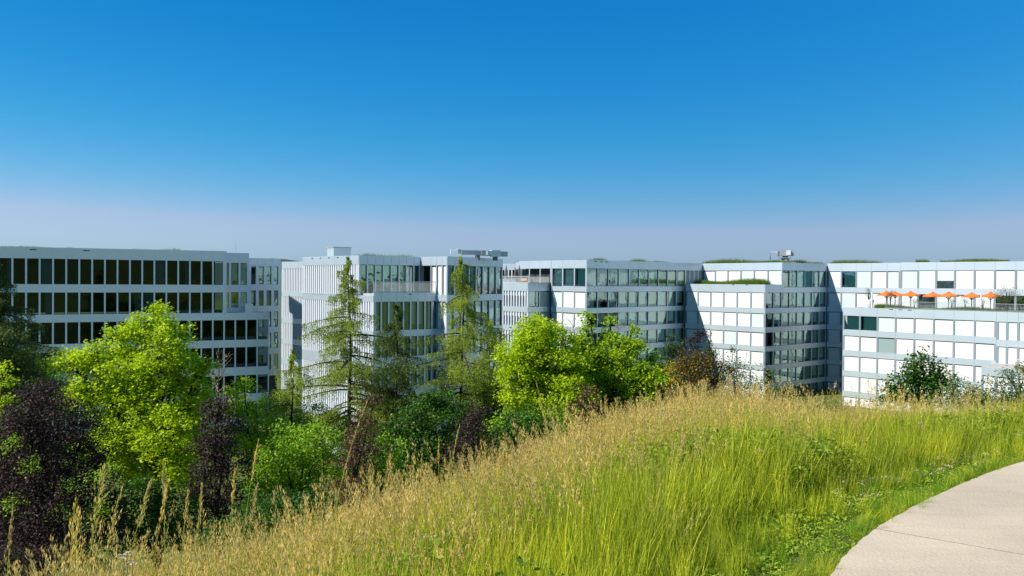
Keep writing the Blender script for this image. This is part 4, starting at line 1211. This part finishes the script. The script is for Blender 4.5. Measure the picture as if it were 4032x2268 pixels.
terrace_plant('wide spreading terrace tree over the right end of the parasol row', 3965, 1150, 30, 2.2, deck, 'olive', lobes=[(3935, 1150, 22), (3960, 1140, 26), (3990, 1150, 26), (4005, 1165, 20), (3925, 1165, 16), (3975, 1162, 22)])
terrace_plant('slender tree in the round pot at the left end of the parasol terrace', 3421, 1150, 20, 1.3, deck, 'olive', lobes=[(3420, 1140, 10), (3415, 1160, 12), (3428, 1165, 12), (3424, 1150, 10)])
terrace_plant('small tree with orange blossom before the leftmost parasols', 3507, 1165, 14, 1.0, deck, 'brown', lobes=[(3500, 1155, 10), (3512, 1150, 10), (3507, 1170, 9)])
for px, lab in ((3600, 'leafy terrace plant behind the railing under the third parasol'), (3620, 'leafy terrace plant by the dark opening, left side'), (3748, 'small terrace plant by the fifth parasol'), (3800, 'small terrace plant left of the sixth parasol'), (3870, 'bushy terrace plant at the foot of the right white post'), (3960, 'pale terrace plant before the dark opening, under the spreading tree'), (4015, 'pale terrace plant at the right edge of the terrace')):
    terrace_plant(lab, px, 1184, 14, 1.3, deck, 'olive', 'terrace_plant', [(px - 5, 1182, 11), (px + 6, 1188, 10)], .11)
q = P(3421, 1150, DS(3421, 1.3))
pot = ob('pot', MB().tube([(0, 0, 0), (0, 0, .1), (0, 0, .8), (0, 0, .82)], [.42, .5, .65, .6], 14).mesh('pot', M['pot'], True), None, (q.x, q.y, deck)); tag(pot, 'round pale concrete pot holding the slender tree on the parasol terrace', 'pot')
pot.scale = (1.2, 1.2, 1.7)
# hedge strip along the terrace and roof plants: uncountable
def roof_strip(name, pts_fn, n, h, leafm, label, size=.12):
    """upright blades in a strip"""
    a = np.array([pts_fn() for _ in range(n)])
    hh = h * rng.uniform(.35, 1, n) * (.62 + .38 * np.sin(a[:, 0] * .9 + a[:, 1] * .4) * np.sin(a[:, 0] * .31 + 1))
    d = np.c_[rng.normal(size=n) * .25, rng.normal(size=n) * .25, np.ones(n)]
    s = np.c_[rng.normal(size=n), rng.normal(size=n), np.zeros(n)]; s /= np.linalg.norm(s, axis=1)[:, None]
    V = np.stack([a - s * size * .2, a + s * size * .2, a + d * hh[:, None]], axis=1)
    o = ob(name, quads_mesh(name, V, LEAF[leafm], rng.uniform(0, 1, n))); tag(o, label, 'plants', kind='stuff'); return o
def along(ln, p0, p1, dep0, dep1, z, humps=None):
    def f():
        px = random.uniform(p0, p1)
        p = ln.at(ln.t(px), random.uniform(dep0, dep1))
        return (p.x, p.y, z)
    return f
roof_strip('terrace_hedge', along(SL, 3440, 4140, .35, 1.1, deck), 16000, 1.35, 'roof', 'low green planting along the inside of the parasol terrace railing', .14)
roof_strip('roof_grass', along(RBt, 2735, 3040, -2.6, -.4, zr(8.8) - .15), 16000, 1.5, 'roof', 'thick grass on the lower green roof of the stepped building', .12)
roof_strip('roof_grass', along(RBt, 2758, 3040, .5, 4, topb - .15), 9000, 1.35, 'roof', 'grass fringe on the high roof left of the upright crane', .12)
roof_strip('roof_grass', along(RC, 3100, 3256, .5, 4, topb - .15), 5000, 1.1, 'roof', 'grass fringe on the high roof right of the upright crane', .12)
roof_strip('roof_grass', along(RD, 3256, 3450, .5, 4, topb - .1), 5000, 1.1, 'roof', 'grass fringe on the high roof above the curtained window', .12)
roof_strip('roof_grass', along(RD, 3600, 3650, .5, 3, zr(-87.5) - .1), 1500, 1.0, 'roof', 'short grass tuft strip on the roof above the first parasols', .12)
roof_strip('roof_grass', along(RD, 3695, 3960, .5, 3, zr(-87.5) - .1), 8000, 1.3, 'roof', 'long grass fringe on the highest roof above the parasols', .12)
roof_strip('roof_grass', along(RA, 2320, 2400, .5, 3, topb - .15), 1500, .9, 'roof', 'thin grass fringe on the roof above the three dark vents', .12)
roof_strip('roof_grass', along(RA, 2480, 2640, .5, 3, topb - .15), 2500, .9, 'roof', 'thin grass fringe on the roof over the long shaded glass front', .12)
roof_strip('roof_grass', along(MF, 1420, 1650, .5, 3, zm(-86.8) - .15), 1100, .75, 'roof', 'sparse plants on the roof of the fin building', .08)
roof_strip('roof_grass', along(LL, 0, 280, .5, 3, zl(-118.3) - .15), 1800, .65, 'roof', 'sparse plants on the roof of the dark-windowed block, left part', .08)
roof_strip('roof_grass', along(LL, 520, 710, .5, 3, zl(-118.3) - .15), 900, .6, 'roof', 'sparse plants on the roof of the dark-windowed block, right part', .08)

# ------------------------------------------------------------------ meadow
GM = {
 'blade': leaf_mat('grass_blade', (0.21, 0.30, 0.010), (0.88, 0.86, 0.06), 0.52, vary=.65),
 'blade_fresh': leaf_mat('fresh_grass_blade', (0.07, 0.20, 0.010), (0.34, 0.54, 0.025), 0.45, vary=.5),
 'gold': leaf_mat('golden_seed_head', (0.55, 0.38, 0.07), (0.98, 0.74, 0.28), 0.45, vary=.35),
 'reddish': leaf_mat('reddish_seed_head', (0.40, 0.26, 0.10), (0.68, 0.48, 0.24), 0.4),
 'stem': leaf_mat('grass_stem', (0.36, 0.40, 0.03), (0.62, 0.64, 0.12), 0.5),
 'weed': leaf_mat('weed_leaf', (0.09, 0.17, 0.010), (0.38, 0.50, 0.03), 0.4),
}
def tri_strip(base, d, side_, L, w, bend, nseg=3):
    """tapered bent blades -> quads (n*nseg,4,3)"""
    n = len(base); out = []
    def pos(s): return base + d * (L * s)[:, None] + bend * ((L * s * s))[:, None]
    for k in range(nseg):
        s0, s1 = k / nseg, (k + 1) / nseg
        w0 = w * (1 - s0 ** 1.5) ; w1 = w * (1 - s1 ** 1.5) + w * .04
        a = pos(np.full(n, s0)); b_ = pos(np.full(n, s1))
        out.append(np.stack([a - side_ * w0[:, None], a + side_ * w0[:, None], b_ + side_ * w1[:, None], b_ - side_ * w1[:, None]], axis=1))
    return np.concatenate(out)
def multi(name, groups):
    """mesh of several (V, tone, material) groups"""
    Vs = np.concatenate([g[0] for g in groups]); ts_ = np.concatenate([g[1] for g in groups])
    me = quads_mesh(name, Vs, groups[0][2], ts_)
    for g in groups[1:]: me.materials.append(g[2])
    idx = np.concatenate([np.full(len(g[0]), i, dtype=np.int32) for i, g in enumerate(groups)])
    me.polygons.foreach_set('material_index', idx)
    return me
def blades(n, rad, h0, h1, w, lean=.25, curl=.35):
    a = rng.uniform(0, 2 * math.pi, n); r_ = rad * np.sqrt(rng.uniform(0, 1, n))
    base = np.c_[r_ * np.cos(a), r_ * np.sin(a), np.zeros(n)]
    d = np.c_[rng.normal(size=n) * lean, rng.normal(size=n) * lean, np.ones(n)]; d /= np.linalg.norm(d, axis=1)[:, None]
    az = rng.uniform(0, 2 * math.pi, n); side_ = np.c_[np.cos(az), np.sin(az), np.zeros(n)]
    bend = np.c_[-np.sin(az), np.cos(az), -.3 * np.ones(n)] * (curl * rng.uniform(-1, 1, n))[:, None]
    bend[:, 2] = -np.abs(bend[:, 2])
    L = rng.uniform(h0, h1, n)
    V = tri_strip(base, d, side_, L, np.full(n, w / 2) * rng.uniform(.7, 1.3, n), bend)
    t = np.tile(rng.uniform(0, 1, n), 3)
    return V, t
def seeded(n, rad, h0, h1, head=.16, spread=.05, nsp=22, lean=.12, sps=.022):
    """stems with an open panicle"""
    a = rng.uniform(0, 2 * math.pi, n); r_ = rad * np.sqrt(rng.uniform(0, 1, n))
    base = np.c_[r_ * np.cos(a), r_ * np.sin(a), np.zeros(n)]
    d = np.c_[rng.normal(size=n) * lean, rng.normal(size=n) * lean, np.ones(n)]; d /= np.linalg.norm(d, axis=1)[:, None]
    az = rng.uniform(0, 2 * math.pi, n); side_ = np.c_[np.cos(az), np.sin(az), np.zeros(n)]
    bend = np.c_[rng.normal(size=n), rng.normal(size=n), -.25 * np.ones(n)] * .14
    L = rng.uniform(h0, h1, n)
    Vs = tri_strip(base, d, side_, L, np.full(n, .0016), bend)
    ts_ = np.tile(rng.uniform(0, 1, n), 3)
    k = np.repeat(np.arange(n), nsp)
    s = 1 - rng.uniform(0, 1, len(k)) * (head / L[k])
    pos = base[k] + d[k] * (L[k] * s)[:, None] + bend[k] * (L[k] * s * s)[:, None]
    f = (1 - s) * L[k] / head
    off = rng.normal(size=(len(k), 3)) * (spread * (0.25 + f * (1.25 - f)))[:, None] * .6
    pos += off
    up_ = d[k] + off / (spread + 1e-6) * .35 + rng.normal(size=(len(k), 3)) * .12
    up_ /= np.linalg.norm(up_, axis=1)[:, None]
    sd = np.cross(up_, rand_unit(len(k))); sd /= np.linalg.norm(sd, axis=1)[:, None] + 1e-9
    l_2 = sps * rng.uniform(.7, 1.3, len(k))[:, None]
    V2 = np.stack([pos - up_ * l_2 * .5, pos + sd * l_2 * .10, pos + up_ * l_2 * .5, pos - sd * l_2 * .10], axis=1)
    return (Vs, ts_), (V2, rng.uniform(0, 1, len(k)))
lib = bpy.data.collections.new('meadow_library')
def lib_add(nm, me):
    o = bpy.data.objects.new(nm, me); lib.objects.link(o); return o
variants = []   # (kind)
kinds_l = []
def addv(kind, me):
    nm = 'tuft_%03d' % len(kinds_l); lib_add(nm, me); kinds_l.append(kind)
for i in range(5):
    V, t = blades(36, .09, .28, .66, .0058, .15, .22); V2, t2 = blades(12, .1, .15, .4, .007, .4)
    addv('green', multi('tuft', [(V, t, GM['blade']), (V2, t2, GM['blade_fresh'])]))
for i in range(4):
    V, t = blades(42, .10, .26, .55, .006, .17, .25)
    addv('fresh', multi('tuft', [(V, t, GM['blade_fresh'])]))
for i in range(6):
    s_, h_ = seeded(13, .13, .46, .82, head=.18, spread=.014, nsp=30, sps=.022)
    V, t = blades(8, .1, .25, .55, .005)
    addv('gold', multi('tuft', [(s_[0], s_[1], GM['stem']), (h_[0], h_[1], GM['gold'] if i % 3 else GM['reddish']), (V, t, GM['blade'])]))
for i in range(3):
    s_, h_ = seeded(5, .08, .62, .95, head=.22, spread=.03, nsp=50, sps=.022)
    addv('tall', multi('tuft', [(s_[0], s_[1], GM['stem']), (h_[0], h_[1], GM['gold'])]))
for i in range(5):
    n = 60; C = np.c_[rng.normal(size=n) * .08, rng.normal(size=n) * .08, rng.uniform(.01, .16, n)]
    L1 = leaves(C, .05, .55, .6); V, t = blades(16, .1, .06, .2, .005, .6, .6)
    addv('weed', multi('tuft', [(L1, rng.uniform(0, 1, n), GM['weed']), (V, t, GM['blade_fresh'])]))
for i in range(4):
    n = 110; hh = rng.uniform(.02, 1, n); C = np.c_[rng.normal(size=n) * .07, rng.normal(size=n) * .07, .05 + hh * .42]
    V, t = blades(10, .05, .3, .5, .005, .25, .3)
    addv('herb', multi('tuft', [(leaves(C, .038, .5, .5), rng.uniform(0, .8, n), GM['weed']), (V, t, GM['weed'])]))
M['petal_y'] = leaf_mat('yellow_petal', (0.75, 0.55, 0.02), (0.9, 0.75, 0.05), .3)
M['petal_w'] = leaf_mat('pale_petal', (0.55, 0.42, 0.25), (0.82, 0.70, 0.48), .3)
M['petal_p'] = leaf_mat('pink_petal', (0.60, 0.25, 0.25), (0.75, 0.42, 0.35), .3)
for mt_, hh in (('petal_y', .12), ('petal_y', .4), ('petal_w', .22), ('petal_p', .55), ('petal_w', .25)):
    V, t = blades(6, .02, hh * .8, hh, .004, .15)
    n = 24; C = np.c_[rng.normal(size=n) * .035, rng.normal(size=n) * .035, hh * rng.uniform(.9, 1.05, n)]
    addv(mt_ + ('_s' if hh == .12 else ''), multi('tuft', [(V, t, GM['weed']), (leaves(C, .017, .9, 1.0), rng.uniform(0, 1, n), M[mt_])]))

def scatter(name, pts, rot, scl, idx, label):
    me = bpy.data.meshes.new(name)
    me.vertices.add(len(pts)); me.vertices.foreach_set('co', np.asarray(pts, np.float32).ravel())
    for nm, ty, dat, key in (('rot', 'FLOAT_VECTOR', rot, 'vector'), ('scl', 'FLOAT', scl, 'value'), ('idx', 'INT', idx, 'value')):
        a = me.attributes.new(nm, ty, 'POINT'); a.data.foreach_set(key, np.asarray(dat, np.int32 if ty == 'INT' else np.float32).ravel())
    o = ob(name, me)
    ng = bpy.data.node_groups.new(name, 'GeometryNodeTree')
    ng.interface.new_socket('Geometry', in_out='INPUT', socket_type='NodeSocketGeometry')
    ng.interface.new_socket('Geometry', in_out='OUTPUT', socket_type='NodeSocketGeometry')
    N = ng.nodes; L = ng.links
    gi = N.new('NodeGroupInput'); go = N.new('NodeGroupOutput')
    ci = N.new('GeometryNodeCollectionInfo'); ci.inputs[0].default_value = lib; ci.inputs[1].default_value = True; ci.inputs[2].default_value = True
    ip = N.new('GeometryNodeInstanceOnPoints'); ip.inputs['Pick Instance'].default_value = True
    def na(nm, ty):
        q = N.new('GeometryNodeInputNamedAttribute'); q.data_type = ty; q.inputs['Name'].default_value = nm
        return q.outputs['Attribute']
    L.new(gi.outputs[0], ip.inputs['Points']); L.new(ci.outputs[0], ip.inputs['Instance'])
    L.new(na('idx', 'INT'), ip.inputs['Instance Index']); L.new(na('rot', 'FLOAT_VECTOR'), ip.inputs['Rotation']); L.new(na('scl', 'FLOAT'), ip.inputs['Scale'])
    L.new(ip.outputs[0], go.inputs[0])
    md = o.modifiers.new('scatter', 'NODES'); md.node_group = ng
    tag(o, label, 'grass', kind='stuff')
    return o

def field_points(density_fn, rmax=22, n=400000):
    """random points in the fan seen by the camera and a margin round it"""
    th = rng.uniform(-R(46), R(44), n)
    r_ = np.sqrt(rng.uniform(1.2 ** 2, rmax ** 2, n))
    X = r_ * np.sin(th); Y = r_ * np.cos(th)
    dp = dist_path(X, Y)
    u = np.clip(X / Y, -1.6, 1.2); dd = np.interp(u, CU, CD)
    q = Y / dd
    pr = density_fn(X, Y, dp, q)
    keep = rng.uniform(size=n) < pr
    return X[keep], Y[keep], dp[keep], q[keep]
fan = (R(90) / (2 * math.pi)) * math.pi * (22 ** 2 - 1.2 ** 2)
def noise2(X, Y, s=1.0, ph=0): return .5 + .25 * (np.sin(X * 1.3 * s + ph) * np.sin(Y * 1.1 * s + ph * 2) + np.sin((X + Y) * .7 * s + 1 + ph) + .6 * np.sin((X * 2.3 - Y * 1.9) * s + ph)) / 1.1
def mk(name, kinds, per_m2, cond, label, s0=.8, s1=1.2, tilt=.12, wind=(0, 0)):
    n = int(fan * per_m2)
    X, Y, dp, q = field_points(cond, 22, n)
    Z = ground_z(X, Y) - .02
    ids = [i for i, k in enumerate(kinds_l) if k in kinds]
    idx = rng.choice(ids, len(X))
    rz_ = rng.uniform(0, 6.28, len(X))
    rot = np.c_[rng.normal(size=len(X)) * tilt + wind[0], rng.normal(size=len(X)) * tilt + wind[1], rz_]
    # near the path the grass is lower
    low = np.clip(dp / 1.15, .25, 1)
    scl = rng.uniform(s0, s1, len(X)) * low
    scatter(name, np.c_[X, Y, Z], rot, scl, idx, label)
    return len(X)
far_ok = lambda q: np.clip((1.55 - q) / .15, 0, 1)
tot = 0
left_gold = lambda X, Y: np.clip(.62 - .35 * (X / Y) , .25, .62)
tot += mk('meadow_grass', ('green',), 150, lambda X, Y, dp, q: far_ok(q) * (dp > .3) * np.clip((dp - .2) / .9, 0, 1) * np.clip(.1 + 1.5 * noise2(X, Y, 2.6, 3), .15, 1), 'tall yellow-green meadow grass covering the slope', .8, 1.4)
tot += mk('meadow_grass', ('fresh',), 70, lambda X, Y, dp, q: far_ok(q) * (dp > .03) * np.clip(1.25 - dp / 5, .25, 1) * np.clip(1.3 - 1.3 * noise2(X, Y, 2.2, 1), .2, 1), 'fresh green grass, densest towards the path', .6, 1.1)
tot += mk('meadow_seed_heads', ('gold',), 82, lambda X, Y, dp, q: far_ok(q) * np.clip((dp - .9) / 1.8, 0, 1) * left_gold(X, Y) * np.clip(.0 + 1.1 * q, .26, 1) * np.clip(.4 + noise2(X, Y, 1.2) * .9, 0, 1), 'golden ripe grass heads over the meadow', .8, 1.2, .14, wind=(0.05, -.16))
tot += mk('meadow_seed_heads', ('tall',), 15, lambda X, Y, dp, q: far_ok(q) * (dp > 1.6) * np.clip(q - .15, 0, 1), 'taller golden grass heads standing out along the brow', .8, 1.3, .2)
tot += mk('verge_weeds', ('weed',), 260, lambda X, Y, dp, q: (dp > -.01) * np.clip((1.7 - dp) / 1.0, 0, 1), 'low leafy weeds along the path edge', .7, 1.5, .2)
tot += mk('meadow_herbs', ('herb',), 110, lambda X, Y, dp, q: far_ok(q) * (dp > .8) * (dp < 5) * np.clip((noise2(X, Y, 1.5, 4) - .45) * 6, 0, 1), 'patches of taller dark green leafy herbs among the grass', .8, 1.35, .15)
tot += mk('verge_grass', ('fresh', 'green'), 300, lambda X, Y, dp, q: (dp > -.05) * (dp < .22) * (noise2(X, Y, 3.1, 2) > .33), 'short tufts leaning over the edge of the path', .7, 1.5, .45)
tot += mk('wildflowers', ('petal_y',), 3.5, lambda X, Y, dp, q: far_ok(q) * (dp > .8), 'scattered yellow flowers in the meadow', .7, 1.2)
tot += mk('wildflowers', ('petal_y_s',), 60, lambda X, Y, dp, q: (dp > .25) * (dp < 1.5) * (Y < 5.4) * (noise2(X, Y, 2.2, 1) > .55), 'small yellow flowers low on the verge', .8, 1.2)
tot += mk('wildflowers', ('petal_w',), 45, lambda X, Y, dp, q: (dp > .35) * (dp < 1.9) * (Y > 5.6) * (X > 2.4) * (noise2(X, Y, 1.6, 2) > .5), 'pale dried flower heads on the verge near the path bend', .8, 1.4)
tot += mk('wildflowers', ('petal_p',), 1.2, lambda X, Y, dp, q: far_ok(q) * (dp > 1.2), 'scattered pink flowers in the meadow', .8, 1.1)
print('tufts', tot)

# tall single grass stalks that stand clear of the meadow against the dark trees
def stalk(label, pxb, pxt, yt, D, headlen=.22, spread=.05, bend=.1, red=False, nsp=70, ybend=0):
    top = P(pxt, yt, D); q = P(pxb, 1105, D); bz = gz(q.x, D) - .02
    H = top.z - bz
    root = empty('grass_stalk', (q.x, D, bz), label, 'grass stalk', 'tall grass stalks rising from the meadow')
    N = 12; pts = []
    for k in range(N + 1):
        s = k / N
        x = (top.x - q.x) * (s ** 2.3); y = (top.y - D) * s
        pts.append(np.array([x, y, H * (s if True else s)]))
    part_pts = [tuple(p) for p in pts]
    me = MB().tube(part_pts, [.0028 * (1 - .6 * k / N) for k in range(N + 1)], 5).mesh('stem', GM['stem'])
    a = me.attributes.new('tone', 'FLOAT', 'FACE'); a.data.foreach_set('value', [.4] * len(me.polygons))
    ob('stem', me, root, (0, 0, 0), 0, False)
    P_ = np.array(pts); seg = np.r_[0, np.cumsum(np.linalg.norm(np.diff(P_, axis=0), axis=1))]; Lt = seg[-1]
    s = Lt - headlen * rng.uniform(0, 1, nsp) ** .9
    pos = np.array([[np.interp(v, seg, P_[:, j]) for j in range(3)] for v in s])
    tan = P_[-1] - P_[-3]; tan /= np.linalg.norm(tan)
    f = (Lt - s) / headlen
    off = rng.normal(size=(nsp, 3)); off -= tan * (off @ tan)[:, None]; off /= np.linalg.norm(off, axis=1)[:, None]
    off *= (spread * (.15 + 1.2 * f * (1.25 - f)) * rng.uniform(.1, 1, nsp))[:, None]
    droop = np.array([(1 if pxt > pxb else -1) * .4, 0, -.5]) * spread
    up_ = tan[None, :] + off / (spread + 1e-6) * .55; up_ /= np.linalg.norm(up_, axis=1)[:, None]
    sd = np.cross(up_, rand_unit(nsp)); sd /= np.linalg.norm(sd, axis=1)[:, None]
    pos2 = pos + off + droop * f[:, None] * .3
    l2 = .018 * rng.uniform(.7, 1.4, nsp)[:, None]
    V = np.stack([pos2 - up_ * l2 * .5, pos2 + sd * l2 * .15, pos2 + up_ * l2 * .55, pos2 - sd * l2 * .15], axis=1)
    # little branches
    sd2 = np.cross(off, tan[None, :]); sd2 /= np.linalg.norm(sd2, axis=1)[:, None] + 1e-9
    B = pos - tan * .02
    V2 = np.stack([B - sd2 * .0007, B + sd2 * .0007, pos2 + sd2 * .0005, pos2 - sd2 * .0005], axis=1)
    ob('seed_head', multi('seed_head', [(V, rng.uniform(0, 1, nsp), GM['reddish' if red else 'gold']), (V2, np.full(nsp, .5), GM['stem'])]), root, (0, 0, 0), 0, False)
# (base px, top px, top y, distance)
ST = [(300, 410, 1828, 3.1, 'tallest bromegrass head of the left cluster, leaning right', .26, .075, False),
      (240, 298, 1960, 3.0, 'drooping bromegrass head left in the left cluster', .24, .06, False),
      (330, 480, 1920, 3.2, 'bromegrass stalk bent far to the right behind the left cluster', .25, .06, False),
      (270, 310, 2000, 2.9, 'thick bromegrass head low in the left cluster', .22, .06, False),
      (0, 50, 1985, 2.9, 'reddish grass head at the very left edge', .18, .02, True),
      (430, 600, 1880, 3.5, 'feathery grass head leaning right in the middle of the dark gap', .22, .05, False),
      (655, 645, 1812, 3.7, 'upright grass head before the trunk of the lime maple', .2, .03, False),
      (560, 665, 1885, 3.6, 'grass head leaning right just beside the upright one', .2, .03, False),
      (690, 742, 1925, 3.7, 'paired grass heads before the dark purple beech, left one', .16, .025, False),
      (765, 795, 1905, 3.9, 'slim pale grass head before the purple beech', .16, .03, False),
      (890, 925, 1845, 4.0, 'short-topped grass head right of the purple beech', .17, .03, False),
      (925, 1018, 1735, 4.0, 'very tall thin grass stalk reaching above its neighbours', .22, .018, False),
      (930, 1015, 1905, 3.9, 'dense nodding grass head at the foot of the very tall thin stalk', .18, .03, True),
      (1270, 1447, 1575, 4.6, 'long reddish grass plume rising high before the red-brown shrub', .50, .016, True),
      (1745, 1810, 1672, 6.0, 'grass stalk before the purple bush, leaning right', .24, .02, False),
      (1732, 1728, 1722, 6.0, 'upright grass head just left of the leaning one before the deep green tree', .2, .02, False),
      (1495, 1532, 1790, 5.3, 'slim grass head before the shaded hollow, right of the reddish plume', .16, .02, True),
      (1655, 1662, 1760, 5.8, 'greenish grass head in the group before the deep green tree', .24, .022, False),
      (2190, 2110, 1500, 7.2, 'dark arching grass head leaning left before the bright maple', .4, .03, True)]
for b_, t_, y_, D_, lab, hl_, sp, red in ST:
    stalk(lab, b_, t_, y_, D_, hl_, sp * .62, red=red, nsp=int(50 + 170 * hl_))

# white yarrow heads low at the left
q = P(500, 2212, 2.95)
bz = gz(q.x, q.y)
e = empty('yarrow', (q.x, q.y, bz), 'white yarrow flower heads low in the grass at bottom left', 'flower')
for dx, dz in ((-.012, .02), (.02, 0), (.0, .035)):
    h = q.z - bz + dz
    ob('stem', MB().tube([(dx * .3, 0, 0), (dx, 0, h)], .0018, 5).mesh('stem', M['twig']), e, (0, 0, 0), 0, False)
    C = np.c_[rng.normal(size=40) * .009 + dx, rng.normal(size=40) * .009, h + rng.normal(size=40) * .002]
    ob('flower_head', quads_mesh('flower_head', leaves(C, .008, .9, 1.2), M['petal_w'], rng.uniform(.6, 1, 40)), e, (0, 0, 0), 0, False)
